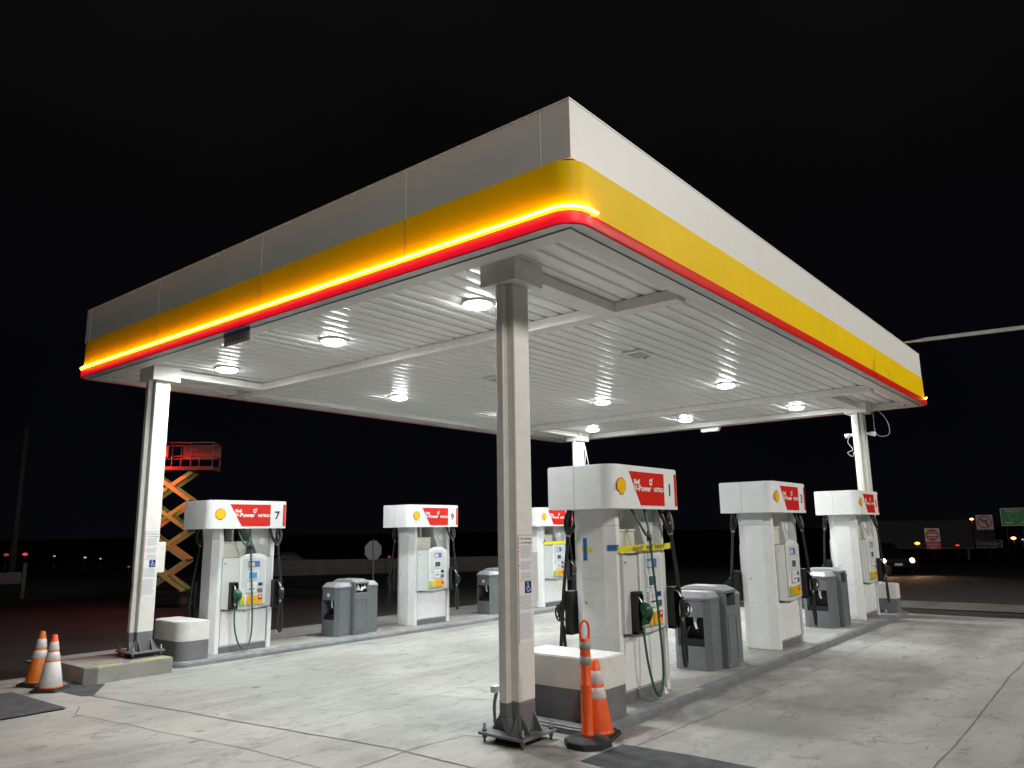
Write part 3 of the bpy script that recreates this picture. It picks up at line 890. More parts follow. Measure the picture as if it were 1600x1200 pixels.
# ribbed deck, ribs run along x
b = MB(INV); pitch = .215; w = (CY1 - CY0 - .56); n = round(w / pitch); pitch = w / n; zt = 4.225
prof = []
for k in range(n):
    y = CY0 + .28 + k * pitch
    prof += [(y, zt), (y + .008, zt + .034), (y + .036, zt + .034), (y + .044, zt), (y + .052, zt - .0035), (y + .125, zt - .0065), (y + pitch - .008, zt - .0035)]
prof.append((CY1 - .28, zt))
xs = [CX0 + .28, 7.1, 10.2, 13.3, 14.5, CX1 - .28]
rows = [[b.v((x, y, z)) for y, z in prof] for x in xs]
for i in range(len(xs) - 1):
    for j in range(len(prof) - 1):
        sm = (j % 7) in (4, 5)
        b._f([rows[i][j], rows[i][j + 1], rows[i + 1][j + 1], rows[i + 1][j]], 'pan', sm)
b.build('ribbed_deck', canopy, bevel=-1)

# steel beams under the deck
BEAM_Z0, BEAM_Z1 = 4.10, 4.216


def beam(x0, x1, y0, y1):
    b = MB(INV); b.box(x0, x1, y0, y1, BEAM_Z0, BEAM_Z1 if y1 - y0 > 2 else 4.206, 'column'); return b.build('beam', canopy, bevel=.004, seg=1)


for (bx) in (7.02, 14.38): beam(bx, bx + .20, CY0 + .305, CY1 - .305)
for yy in (4.37, 11.20):
    beam(5.44, 7.018, yy - .13, yy + .13); beam(14.582, 16.60, yy - .13, yy + .13)
b = MB(INV)      # far side purlins seen at the back edge
b.box(CX0 + .31, CX1 - .31, CY1 - .60, CY1 - .45, 4.13, 4.214, 'column'); b.build('beam', canopy, bevel=.004, seg=1)
b = MB(INV); b.box(CX1 - .58, CX1 - .42, CY0 + .31, CY1 - .62, 4.112, 4.2135, 'column'); b.build('beam', canopy, bevel=.004, seg=1)


# ------------------------------------------------------------------ canopy lights
def canopy_light(label, x, y, on=True):
    o = empty('canopy_light', (x, y, 4.216), 0, label, 'ceiling light', 'round lights in the canopy ceiling' if on else 'unlit fixtures in the canopy ceiling')
    if on:
        b = MB(); b.lathe([(.175, 0), (.175, -.014), (.165, -.020), (.15, -.020)], 'white', n=28); b.build('housing', o, bevel=-1)
        b = MB(); b.lathe([(.150, -.018), (.148, -.030), (.125, -.050), (.07, -.062), (.001, -.066)], 'lens', n=24); b.build('lens', o, bevel=-1)
        ld = bpy.data.lights.new('lamp', 'AREA'); ld.shape = 'DISK'; ld.size = .28; ld.energy = LAMP_W; ld.color = (.94, 1.0, .995)
        lo = bpy.data.objects.new('lamp', ld); COL.objects.link(lo); lo.location = (0, 0, -.070); lo.parent = o
    else:
        b = MB(); b.box(-.22, .22, -.16, .16, -.03, 0, 'white'); b.box(-.15, .15, -.11, .11, -.045, -.03, 'lens_off'); b.build('housing', o, bevel=.01)
        b = MB(); b.box(.17, .20, -.02, .02, -.05, -.03, 'steel'); b.build('latch', o)
    return o


for (x, y, lb) in ((6.02, 5.38, 'nearest lit canopy light, just left of the near column top'), (6.0, 7.88, 'lit canopy light in the front row, middle'),
                   (6.0, 10.44, 'lit canopy light in the front row near the left column'), (9.46, 10.42, 'lit canopy light above pump 9, alone in its bay'),
                   (12.55, 10.42, 'lit canopy light hidden behind the near column'), (12.55, 7.95, 'lit canopy light just right of the near column, with a long streak'),
                   (12.57, 5.40, 'lit canopy light right of the unlit fixture'), (16.04, 5.38, 'rightmost lit canopy light, behind the second beam'),
                   (16.04, 7.92, 'lit canopy light in the last row, middle'), (15.95, 10.42, 'lit canopy light in the last row beside the back column top')):
    canopy_light(lb, x, y)
canopy_light('unlit fixture on the ceiling above the middle pump', 9.38, 5.30, False)
canopy_light('unlit fixture on the ceiling peeping out left of the near column', 9.40, 7.95, False)


# ------------------------------------------------------------------ columns
def picto(b, x, z, s, y):
    b.box(x - s, x + s, y - .002, y, z - s * 1.15, z + s * 1.15, 'pictoblue')
    y2 = y - .0035
    def ring(cx, cz, r0, r1, a0, a1, n=14):
        for k in range(n):
            A, B = R(a0 + (a1 - a0) * k / n), R(a0 + (a1 - a0) * (k + 1) / n)
            b._f([b.v((cx + r * math.cos(a), y2, cz + r * math.sin(a))) for r, a in ((r0, A), (r0, B), (r1, B), (r1, A))], 'print_white')
    ring(x - .12 * s, z + .82 * s, 0.001, .17 * s, 0, 360)
    ring(x - .02 * s, z - .30 * s, .42 * s, .56 * s, 120, 380)
    for q in ([(-.20, .62), (-.05, .62), (.02, -.12), (-.14, -.12)], [(-.14, .02), (.46, .02), (.46, -.12), (-.14, -.12)], [(.34, -.02), (.48, -.02), (.70, -.66), (.56, -.70)], [(-.1, .38), (.30, .38), (.30, .27), (-.1, .27)]):
        b._f([b.v((x + u * s, y2, z + v * s)) for u, v in q], 'print_white')


def column(label, x, y, zb, notice=True, cable=False, bolts=True):
    """x, y = centre of the base plate, zb = top of what it stands on"""
    o = empty('canopy_column', (x, y, zb), 0, label, 'column', 'steel columns carrying the canopy')
    H = 4.0 - zb
    g = .33
    w = .112
    b = MB(); b.box(-w, w, -w, w, .085, g, 'grey'); b.box(-w, w, -w, w, g, H, 'column')
    b.build('shaft', o, bevel=.012)
    b = MB()
    bend = [(0, 0)]
    X0, X1, D0, D1 = -w - .070, -w - .002, -.035, .040
    zs = [.22, .33, .33001, .70, .95, 1.15, 2.55, 2.5501, H]
    rings = []
    for i, z in enumerate(zs):
        k = math.exp(-((z - .95) / .16) ** 2) * .014 if notice else 0
        e = .006 if 2.5 < z < 2.55 or z < .31 else 0
        rings.append([b.v(p) for p in ((X0 + k - e, D0 + k - e, z), (X1, D0 + k * .5 - e, z), (X1, D1, z), (X0 + k - e, D1, z))])
    for i in range(len(zs) - 1):
        for j in range(4): b._f([rings[i][j], rings[i][(j + 1) % 4], rings[i + 1][(j + 1) % 4], rings[i + 1][j]], 'grey' if zs[i + 1] < .3301 else 'column')
    b._f(rings[0][::-1], 'black'); b._f(rings[-1], 'column')
    dp = b.build('downpipe', o, bevel=.006, seg=1)
    b = MB()    # bent outlet at the foot, open end towards the viewer
    A = [(X0 + .004, D0 + .004), (X1 - .004, D0 + .004), (X1 - .004, D1 - .004), (X0 + .004, D1 - .004)]
    B_ = [(u - .015, v - .055) for u, v in A]
    b.prism(A, .235, .105, 'grey', poly1=B_)
    c = [(u * .92 + .08 * (sum(q[0] for q in B_) / 4), v) for u, v in B_]
    b.box(B_[0][0] + .010, B_[1][0] - .010, B_[0][1] - .002, B_[0][1] + .03, .106, .135, 'black')
    b.build('outlet', dp)
    # cap
    b = MB(); b.box(-.205, .205, -.215, .215, H, 4.2145 - zb, 'column'); b.build('cap', o, bevel=.003, seg=1)
    # base plate, gussets and anchors
    b = MB(); b.box(-.235, .235, -.245, .245, .062, .085, 'grey'); b.build('base_plate', o, bevel=.003, seg=1)
    b = MB(); b.box(-.13, .13, -.14, .14, 0, .062, 'black'); b.build('plate_gap_shade', o)  # black block standing in for the shaded gap under the plate
    for (ax, sx) in (('y', -1), ('y', 1), ('x', -1), ('x', 1)):
        for off in ((-.085, .085) if (ax, sx) != ('x', -1) else (-.085,)):
            b = MB()
            pr = [(sx * w, .085), (sx * (w + .095), .085), (sx * w, .235)]
            b.prism(pr, off - .006, off + .006, 'grey', 'x' if ax == 'y' else 'y')
            b.build('gusset', o)
    for sx in (-1, 1):
        for sy in (-1, 1):
            b = MB(); px_, py_ = sx * .195, sy * .205
            b.tube([(px_, py_, 0), (px_, py_, .150)], .012, 'steel', 8)
            for z0 in (.033, .085): b.tube([(px_, py_, z0), (px_, py_, z0 + .024)], .021, 'steel', 6)
            b.build('anchor_bolt', o)
    if notice:
        y0 = -w - .0015
        b = MB(); b.box(-w + .010, w - .008, y0 - .001, y0 + .0005, .80, 1.71, 'panelwhite'); nt = b.build('notice', o)
        b = MB()
        for q in ((-w + .012, -w + .0155, .80, 1.71), (-w + .012, w - .010, 1.7065, 1.71), (-w + .012, w - .010, 1.322, 1.325)): b.box(q[0], q[1], y0 - .0025, y0 - .001, q[2], q[3], 'logored')
        for z in (1.672, 1.637, 1.595, 1.56, 1.44): b.box(-w + .022, -w + .030, y0 - .0025, y0 - .001, z, z + .012, 'logored')
        b.build('red_rules', nt)
        b = MB(); xd, zd = (1, 0, 0), (0, 0, 1)
        b.text('No smoking', .026, (-w + .045, y0 - .002, 1.670), xd, zd, 'ink', .0004, 1.15)
        b.text('Turn off engine', .024, (-w + .045, y0 - .002, 1.635), xd, zd, 'ink', .0004, 1.05)
        rnd = random.Random(3)
        z = 1.61
        while z > .83:
            if 1.20 < z < 1.335: z = 1.19; continue
            if abs(z - 1.49) < .012 or abs(z - 1.40) < .010 or abs(z - 1.06) < .01: z -= .028; continue
            b.box(-w + .045 if z > 1.3 else -w + .02, w - .02 - rnd.random() * .04, y0 - .002, y0 - .001, z, z + .005, 'smallprint')
            z -= .0135
        b.build('small_print', nt, bevel=-1)
        b = MB(); picto(b, .028, 1.263, .044, y0 - .002); b.build('wheelchair_symbol', nt, bevel=-1)
        b = MB(); b.box(w + .002, w + .118, -.075, .07, 1.13, 1.56, 'column'); b.build('junction_box', o, bevel=.006)
    return o


c1 = column('near white steel column with a safety notice, in front of pump 1', 5.36, 4.36, 0)
c2 = column('left white steel column with a safety notice, standing on the concrete block', 5.34, 11.16, .095)
c3 = column('back white steel column seen above pump 1', 16.42, 11.20, -.12, notice=False)
c4 = column('far right white steel column rising behind pump 5', 16.52, 4.30, .0, notice=False)


def rig(parent_label, x, y, z, pts, cam_sides):
    o = empty('floodlight_bracket', (x, y, z), 0, parent_label, 'bracket', 'brackets and loose cables under column tops')
    for s in cam_sides:
        b = MB(); b.tube([(0, s * .12, 0), (0, s * .20, 0)], .028, 'white', 10); b.tube([(0, s * .20, 0), (-.02, s * .29, -.02)], [.04, .05], 'white', 12)
        b.build('fitting', o)
    for p in pts:
        b = MB(); b.tube(smooth_path(p), .0045, 'white', 6); b.build('cable', o)
    return o


rig('white fittings and a looped cable under the top of the far right column', 16.52, 4.30, 3.58,
    [[(.14, -.26, .55), (.12, -.26, .3), (.1, -.27, .05), (.12, -.36, -.06), (.14, -.52, -.02), (.15, -.50, .25), (.16, -.30, .55)],
     [(-.02, .20, -.03), (-.03, .24, -.15), (-.02, .16, -.3), (-.05, .26, -.36), (-.02, .18, -.44), (-.03, .14, -.36)]], (-1, 1))
rig('white looped cables hanging under the top of the back column', 16.42, 11.20, 3.45,
    [[(.0, -.18, .50), (.02, -.22, .2), (.02, -.20, -.05), (.02, -.30, -.1), (.02, -.26, .15), (.0, -.2, .5)],
     [(.02, -.20, -.05), (.0, -.26, -.2), (.02, -.16, -.28), (.02, -.28, -.30), (.0, -.2, -.25)]], ())

# concrete block under the left column
b = MB(); P = [(4.45, 10.78), (4.58, 10.66), (5.57, 10.66), (5.57, 11.75), (4.45, 11.75)]
b.prism(P, -.15, .095, 'block'); blk = b.build('concrete_block', bevel=.012)
tag(blk, 'rough concrete block with worn yellow edge under the left column', 'concrete block')
b = MB(); b.prism([(4.52, 10.76), (4.60, 10.68), (5.55, 10.68), (5.55, 10.80), (4.90, 10.74), (4.70, 10.76)], .0955, .099, 'yelltop'); b.build('painted_edge', blk)
b = MB(); b.box(4.93, 5.01, 10.69, 10.77, .0992, .101, 'labelblue'); b.build('blue_paint_mark', blk)

# capped pipe behind the near column
o = empty('capped_pipe', (5.695, 4.90, 0), 0, 'thin grey pipe with a white head behind the foot of the near column', 'pipe')
b = MB(); b.tube(smooth_path([(0, 0, 0), (.0, .01, .15), (.02, .0, .27)]), .016, 'greylight', 8); b.build('pipe', o)
b = MB(); b.box(-.035, .05, -.03, .03, .27, .33, 'white'); b.build('head', o, bevel=.006)

# placard under the canopy edge
o = empty('hanging_placard', (4.765, 8.11, 4.15), 0, 'small blue and grey placard hanging under the left canopy edge', 'sign')
b = MB(); b.box(-.006, .006, -.28, .28, -.095, .068, 'panelgrey'); pl = b.build('board', o)
pl.location = (0, 0, -.072)
b = MB(); b.box(-.003, .003, -.2, -.18, -.02, .0, 'steel'); b.box(-.003, .003, .18, .2, -.02, .0, 'steel'); b.build('hanger', o)
b = MB(); b.box(-.0085, -.006, -.29, .29, .02, .068, 'labelblue'); b.box(-.0085, -.006, -.29, .29, -.095, -.085, 'ink')
for i in range(7): b.box(-.0085, -.006, -.22 + .07 * i, -.18 + .07 * i, -.06, -.03, 'steel'); b.box(-.0085, -.006, -.21 + .065 * i, -.18 + .065 * i, -.015, .008, 'steel')
hp = b.build('printing', pl)

o = empty('eave_box', (17.16, 7.83, 4.15), 0, 'small white box hanging below the far canopy edge', 'utility box')
b = MB(); b.prism([(-.26, -.005), (.26, -.005), (.22, -.13), (-.20, -.13)], -.06, .06, 'white', 'x'); b.build('box', o, bevel=.006)
b = MB(); b.box(-.02, .02, -.02, .02, -.005, .02, 'steel'); b.build('mount', o)


# ------------------------------------------------------------------ traffic cones
def cone(label, x, y, z, h=.66, rz=.3, old=False, big=False, tilt=(0, 0)):
    o = empty('traffic_cone', (x, y, z), rz, label, 'traffic cone', 'orange and white traffic cones')
    o.rotation_euler = (tilt[0], tilt[1], rz)
    om = 'cone_old' if old else 'cone_orange'
    b = MB(); b.prism(rrect(-.175, .175, -.175, .175, .05, 4), 0, .028, 'rubber', poly1=rrect(-.165, .165, -.165, .165, .05, 4)); b.prism(rrect(-.15, .15, -.15, .15, .06, 4), .028, .040, 'rubber'); b.build('base', o, bevel=.004, seg=1)
    def rad(z): return .135 - (.135 - .030) * (z - .04) / (h - .04)
    b = MB(); b.lathe([(rad(.04) + .012, .038), (rad(.05), .052), (rad(.07), .07), (rad(h - .012), h - .012), (rad(h) - .008, h)], om, n=32); b.build('body', o, bevel=-1)
    bands = [(.05 * h / .66, .34, .9), (.36, .455, 1), (.475, .575, 1)] if big else [(.33, .425, 1), (.455, .565, 1)]
    for z0, z1, _ in bands:
        z0, z1 = z0 * h / .66, z1 * h / .66
        b = MB(); b.lathe([(rad(z0) + .0005, z0), (rad(z0) + .003, z0 + .002), (rad(z1) + .003, z1 - .002), (rad(z1) + .0005, z1)], 'collar', n=32); b.build('reflective_collar', o, bevel=-1)
    return o


cone('orange traffic cone with white bands, left and behind, by the concrete block', 4.08, 11.24, gz(4, 11.3) + .004, .66, .4, old=True, tilt=(.0, .04))
cone('traffic cone with a wide white lower band, right of the pair by the concrete block', 4.05, 10.72, gz(4, 10.7) + .004, .66, .7, big=True)
cone('orange traffic cone behind the tall orange tube, near pump 1', 5.865, 3.885, .004, .63, .25, tilt=(0, -.02))

o = empty('delineator_post', (5.585, 3.80, .004), 0, 'tall orange tube delineator with grey bands and a loop handle', 'traffic post')
b = MB()
oc = [(.205 * math.cos(R(22.5 + 45 * k)), .205 * math.sin(R(22.5 + 45 * k))) for k in range(8)]
b.prism(oc, 0, .045, 'rubber', poly1=[(u * .97, v * .97) for u, v in oc]); b.prism([(u * .97, v * .97) for u, v in oc], .045, .075, 'rubber', poly1=[(u * .55, v * .55) for u, v in oc])
b.build('base', o, bevel=.004, seg=1)
b = MB(); b.lathe([(.055, .07), (.055, .09), (.048, .10), (.046, .46), (.0465, .465), (.049, .468), (.046, .472), (.044, .80), (.040, .835), (.030, .845)], 'cone_orange', n=28); b.build('tube', o, bevel=-1)
for z0, z1 in ((.635, .70), (.755, .815)):
    b = MB(); b.lathe([(.0445, z0), (.0475, z0 + .001), (.0475, z1 - .001), (.0445, z1)], 'collar_grey', n=28); b.build('reflective_band', o, bevel=-1)
b = MB(); b.tube(smooth_path([(-.028, .02, .835), (-.030, .022, .90), (-.026, .019, .955), (0, 0, .985), (.026, -.019, .955), (.030, -.022, .90), (.028, -.02, .835)]), .011, 'btn_red' if 0 else 'cone_orange', 8); b.build('handle', o)

# ------------------------------------------------------------------ pole arm reaching in from the right
o = empty('lamp_post', (14.62, -3.45, 0), 0, 'slim straight pale metal pole arm reaching in from the right edge', 'lamp post')
b = MB(); b.tube([(-.90, 6.20, 4.735), (-.84, 5.85, 4.745), (-.42, 2.9, 4.745), (0, 0, 4.745)], [.012, .032, .037, .042], 'trimgrey', 12); b.build('arm', o)
b = MB(); b.tube([(0, 0, 0), (0, 0, 4.9)], [.10, .07], 'steel', 14); b.build('pole', o)


def lot_lamp(label, lx, ly, lz, aim, watts):
    o = empty('lot_lamp', (lx, ly, gz(lx, ly)), 0, label, 'lamp post', 'car park lamps behind the viewer')
    b = MB(); b.tube([(0, 0, 0), (0, 0, lz + .2)], [.11, .07], 'steel', 12); b.build('pole', o)
    b = MB(); b.box(-.3, .3, -.1, .8, lz + .2, lz + .36, 'steel'); b.build('lamp_head', o, bevel=.02)
    ld = bpy.data.lights.new('lot_light', 'SPOT'); ld.energy = watts; ld.color = (1.0, .97, .90); ld.shadow_soft_size = 1.4; ld.spot_size = R(120); ld.spot_blend = .6
    lo = bpy.data.objects.new('lamp', ld); COL.objects.link(lo); lo.parent = o; lo.location = (0, .5, lz + .12)
    d = Vector(aim) - Vector((lx, ly + .5, lz)); lo.rotation_euler = d.to_track_quat('-Z', 'Y').to_euler()


lot_lamp('tall car park lamp behind the viewer on the left', -.5, -12.5, 12.0, (8, 3, 1), LOT_W * .82)
lot_lamp('tall car park lamp behind the viewer on the right', 20.0, -14.0, 13.0, (13, 1, 1), LOT_W * 1.15)


# ------------------------------------------------------------------ scissor lift
def scissor_lift():
    x, y = 10.55, 20.85
    zg = gz(x, y) - .02
    ang = math.atan2(-.7733, .6339) + .12
    o = empty('scissor_lift', (x, y, zg), ang, 'raised beige scissor lift with a red lit platform, behind the left column', 'scissor lift')
    b = MB(); b.box(-.72, .80, -.38, .38, .18, .42, 'black'); b.build('chassis', o, bevel=.02)
    for sx in (-.55, .62):
        for sy in (-.34, .34):
            b = MB(); b.tube([(sx, sy - .07, .19), (sx, sy + .07, .19)], .19, 'rubber', 18); b.tube([(sx, sy - .075, .19), (sx, sy + .075, .19)], .10, 'lift_dark', 12); b.build('wheel', o)
    z0, lv, n = .43, .80, 4
    for k in range(n):
        for s in (-1, 1):
            for sy in (-.30, .30):
                yy = sy + (.05 if s > 0 else -.0)
                za, zb = z0 + k * lv, z0 + (k + 1) * lv
                b = MB()
                a, c = Vector((-s * .56, yy, za)), Vector((s * .56, yy, zb))
                t = (c - a).normalized(); nn = Vector((-t.z, 0, t.x)) * .052
                q = [a + nn, a - nn, c - nn, c + nn]
                b.prism([(p.x, p.z) for p in q], yy - .022, yy + .022, 'lift_beige', 'y'); b.build('scissor_arm', o)
    for k in range(n + 1):
        for sx in (-.56, .56):
            b = MB(); b.tube([(sx, -.33, z0 + k * lv), (sx, .36, z0 + k * lv)], .02, 'steel', 8); b.build('pivot_tube', o)
    zp = z0 + n * lv + .03
    b = MB(); b.box(-.52, 1.15, -.42, .42, zp, zp + .10, 'lift_dark'); b.build('platform', o, bevel=.01)
    b = MB()
    for (sx, sy) in [(a, c) for a in (-.50, .05, .55, 1.13) for c in (-.40, .40)]: b.tube([(sx, sy, zp + .1), (sx, sy, zp + .76)], .02, 'lift_dark', 8)
    for z in (.38, .76):
        for sy in (-.40, .40): b.tube([(-.50, sy, zp + z), (1.13, sy, zp + z)], .02, 'lift_dark', 8)
        for sx in (-.50, 1.13): b.tube([(sx, -.40, zp + z), (sx, .40, zp + z)], .02, 'lift_dark', 8)
    b.box(.1, 1.11, .385, .395, zp + .40, zp + .75, 'lift_dark')
    b.build('guard_rail', o)
    b = MB(); b.box(-.30, -.02, -.52, -.42, zp + .35, zp + .66, 'lift_dark'); b.tube([(-.16, -.53, zp + .6), (-.16, -.53, zp + .8)], .015, 'steel', 6); b.build('control_box', o, bevel=.01)
    bb = MB(); bb.lathe([(.03, 0), (.045, .02), (.04, .07), (.01, .09)], 'beacon', (-.42, -.47, zp + .38), 12); bl = bb.build('work_light', o, bevel=-1)
    ld = bpy.data.lights.new('work_glow', 'POINT'); ld.energy = 170; ld.color = (1, .05, .03); ld.shadow_soft_size = .05
    lo = bpy.data.objects.new('lamp', ld); COL.objects.link(lo); lo.parent = o; lo.location = (-.40, -.66, zp + .30)
    ld = bpy.data.lights.new('arm_fill', 'POINT'); ld.energy = 8; ld.color = (1, .78, .22); ld.shadow_soft_size = .1  # added fill light to brighten the arms, no fitting on the lift
    lo = bpy.data.objects.new('lamp', ld); COL.objects.link(lo); lo.parent = o; lo.location = (-.2, -1.0, 2.7)


scissor_lift()


# ------------------------------------------------------------------ vehicles in the dark
def car(label, x, y, rz, body, lights='head', spot=True):
    z = gz(x, y) - .02
    o = empty('parked_car', (x, y, z), rz, label, 'car')      # faces local +x
    prof = [(2.25, .35), (2.28, .62), (2.15, .78), (1.3, .92), (.95, .96), (.25, 1.38), (-.9, 1.42), (-1.65, 1.05), (-2.2, .98), (-2.25, .40)]
    b = MB()
    secs = []
    for yy, k in ((-.88, 0), (-.84, .5), (-.62, 1), (.62, 1), (.84, .5), (.88, 0)):
        secs.append([b.v((px_ * (1 - .02 * (1 - k)), yy * (1.0 if pz_ < 1.0 else .80), pz_ if pz_ < .5 else pz_ - .06 * (1 - k))) for px_, pz_ in prof])
    n = len(prof)
    for i in range(len(secs) - 1):
        for j in range(n): b._f([secs[i][j], secs[i][(j + 1) % n], secs[i + 1][(j + 1) % n], secs[i + 1][j]], body, False)
    b._f(secs[0][::-1], body); b._f(secs[-1], body)
    bd = b.build('body', o, bevel=.04, seg=2)
    b = MB(); b.prism([(.92, .99), (.28, 1.385), (.24, 1.37), (.88, .98)], -.60, .60, 'glass', 'y'); b.build('windscreen', o)
    for sy in (-1, 1):
        b = MB(); b.prism([(.75, .985), (.22, 1.30), (-.85, 1.32), (-1.4, 1.02)], sy * .735 - .01, sy * .735 + .01, 'glass', 'y'); b.build('side_window', o)
        for sx in (-1.42, 1.42):
            b = MB(); b.tube([(sx, sy * .90, .33), (sx, sy * .70, .33)], .33, 'rubber', 20); w = b.build('wheel', o, bevel=.01)
            b = MB(); b.tube([(sx, sy * .905, .33), (sx, sy * .88, .33)], .20, 'steel', 14); b.build('rim', w)
        b = MB(); b.tube([(2.20, sy * .62, .66), (2.30, sy * .60, .655)], [.10, .085], 'head' if lights else 'glass', 14); b.build('headlight', o)
        b = MB(); b.box(-2.27, -2.20, sy * .70 - .12, sy * .70 + .12, .70, .84, 'redlamp'); b.build('tail_light', o)
        if spot:
            ld = bpy.data.lights.new('headlamp', 'SPOT'); ld.energy = 110; ld.color = (1, .55, .28); ld.spot_size = R(70); ld.spot_blend = .8; ld.shadow_soft_size = .06
            lo = bpy.data.objects.new('lamp', ld); COL.objects.link(lo); lo.parent = o; lo.location = (2.36, sy * .62, .65)
            lo.rotation_euler = Vector((1, 0, -.13)).to_track_quat('-Z', 'Y').to_euler()
    b = MB(); b.box(2.285, 2.31, -.16, .16, .45, .55, 'plate'); b.build('number_plate', o)
    b = MB(); b.box(2.26, 2.29, -.45, .45, .60, .72, 'black'); b.build('grille', o)
    return o


car('dark car facing the camera with bright headlights, far right behind pump 5', 38.8, 9.9, math.pi + .62, 'carpaint')
car('grey car with one bright lamp passing between pump 7 and the first bin station', 33.6, 48.4, -.62, 'carpaint2', spot=False)

# semi trailer parked beyond the road
tx, ty = 88.0, 17.5
ta = math.atan2(-9.0, 1.5)
o = empty('semi_trailer', (tx, ty, gz(tx, ty) - .02), ta, 'dim grey box trailer with small marker lights, far away behind the signs', 'trailer')
b = MB(); b.box(-5.9, 5.9, -1.25, 1.25, 1.15, 3.85, 'trailer'); b.build('box', o, bevel=.03)
b = MB(); b.box(-5.9, 5.9, -1.27, 1.27, 1.05, 1.15, 'signback'); b.build('side_rail', o)
for sx in (-4.6, -3.3):
    for sy in (-1.05, 1.05):
        b = MB(); b.tube([(sx, sy - .14, .5), (sx, sy + .14, .5)], .5, 'rubber', 16); b.build('wheel', o)
b = MB(); b.box(3.4, 3.6, -.8, .8, .0, 1.05, 'steel'); b.build('landing_gear', o)


def lamp(label, name, cat, x, y, z, size, mat, group='distant street lamps', post='black'):
    zg = gz(x, y) - .02
    o = empty(name, (x, y, zg), 0, label, cat, group)
    h = z - zg
    b = MB(); b.lathe([(.02, -size * .6), (size, -size * .3), (size, size * .3), (.02, size * .6)], mat, (0, 0, h), 10); b.build('lens', o, bevel=-1)
    b = MB(); b.tube([(0, 0, 0), (0, 0, h - size * .6)], .05, post, 6); b.build('post', o)


G1, G2 = 'distant lights on the left horizon', 'distant lights on the right'
lamp('red light on the left horizon beside the dark pole', 'signal_lamp', 'lamp', 19.2, 56.85, .667, .16, 'redlamp', G1)
lamp('very dim red light at the far left of the horizon', 'signal_lamp', 'lamp', 18.2, 57.1, .66, .16, 'redlamp2', G1)
lamp('white pinprick lamp nearest to the red light on the left horizon', 'street_lamp', 'lamp', 20.77, 56.3, .50, .07, 'whitelamp', G1)
lamp('brightest white pinprick lamp on the left horizon', 'street_lamp', 'lamp', 22.44, 55.65, .36, .09, 'whitelamp', G1)
lamp('white pinprick lamp nearest the left column on the horizon', 'street_lamp', 'lamp', 23.3, 55.3, .25, .07, 'whitelamp', G1)
lamp('dim red light low behind the left column', 'signal_lamp', 'lamp', 25.0, 54.8, -.35, .10, 'redlamp2', G1)
lamp('red light left of pump 9', 'signal_lamp', 'lamp', 39.9, 44.8, -.09, .14, 'redlamp2', G1)
lamp('amber light left of the do not enter sign', 'marker_lamp', 'lamp', 58.7, 12.3, .49, .16, 'amber', G2)
lamp('red light between the do not enter and one way signs', 'marker_lamp', 'lamp', 59.2, 9.98, .35, .12, 'redlamp', G2)
lamp('pale orange light left of the no left turn sign', 'marker_lamp', 'lamp', 59.3, 8.98, 2.06, .11, 'amberhot', G2)
lamp('amber light under the green sign', 'marker_lamp', 'lamp', 59.6, 6.8, .80, .14, 'amberhot', G2)
lamp('white light at the right edge of the picture', 'marker_lamp', 'lamp', 59.7, 6.28, .71, .10, 'whitelamp', G2)


# ------------------------------------------------------------------ road signs
def sign_root(name, label, x, y, ang, cat='road sign'):
    zg = gz(x, y) - .02
    return empty(name, (x, y, zg), ang, label, cat), zg


def face_ang(x, y): return math.atan2(-y, -x) + math.pi / 2     # local -y looks at the viewer


# do not enter / wrong way
x, y = 39.28, 7.58
o, zg = sign_root('do_not_enter_sign', 'square white and red do not enter sign above a red wrong way plate', x, y, face_ang(x, y) + .10)
b = MB(); b.tube([(0, .03, 0), (0, .03, 1.62 - zg)], .03, 'black', 8); b.build('post', o)
c = 1.28 - zg; y0 = -.012
b = MB(); b.box(-.30, .30, y0, 0, c - .30, c + .30, 'signwhite'); pl = b.build('plate', o)
b = MB(); b.prism([(.27 * math.cos(R(k * 15)), c + .27 * math.sin(R(k * 15))) for k in range(24)], y0 - .003, y0, 'signred', 'y')
b.build('red_disc', pl)
b = MB(); b.box(-.20, .20, y0 - .006, y0 - .003, c - .045, c + .045, 'signwhite'); b.text('DO NOT', .12, (0, y0 - .007, c + .08), (1, 0, 0), (0, 0, 1), 'signwhite', .001, center=True); b.text('ENTER', .12, (0, y0 - .007, c - .17), (1, 0, 0), (0, 0, 1), 'signwhite', .001, center=True)
b.build('lettering', pl, bevel=-1)
b = MB(); b.box(-.30, .30, y0, 0, c - .63, c - .32, 'signred'); p2 = b.build('wrong_way_plate', o)
b = MB(); b.text('WRONG', .12, (0, y0 - .003, c - .46), (1, 0, 0), (0, 0, 1), 'signwhite', .001, center=True); b.text('WAY', .12, (0, y0 - .003, c - .60), (1, 0, 0), (0, 0, 1), 'signwhite', .001, center=True); b.build('lettering', p2, bevel=-1)
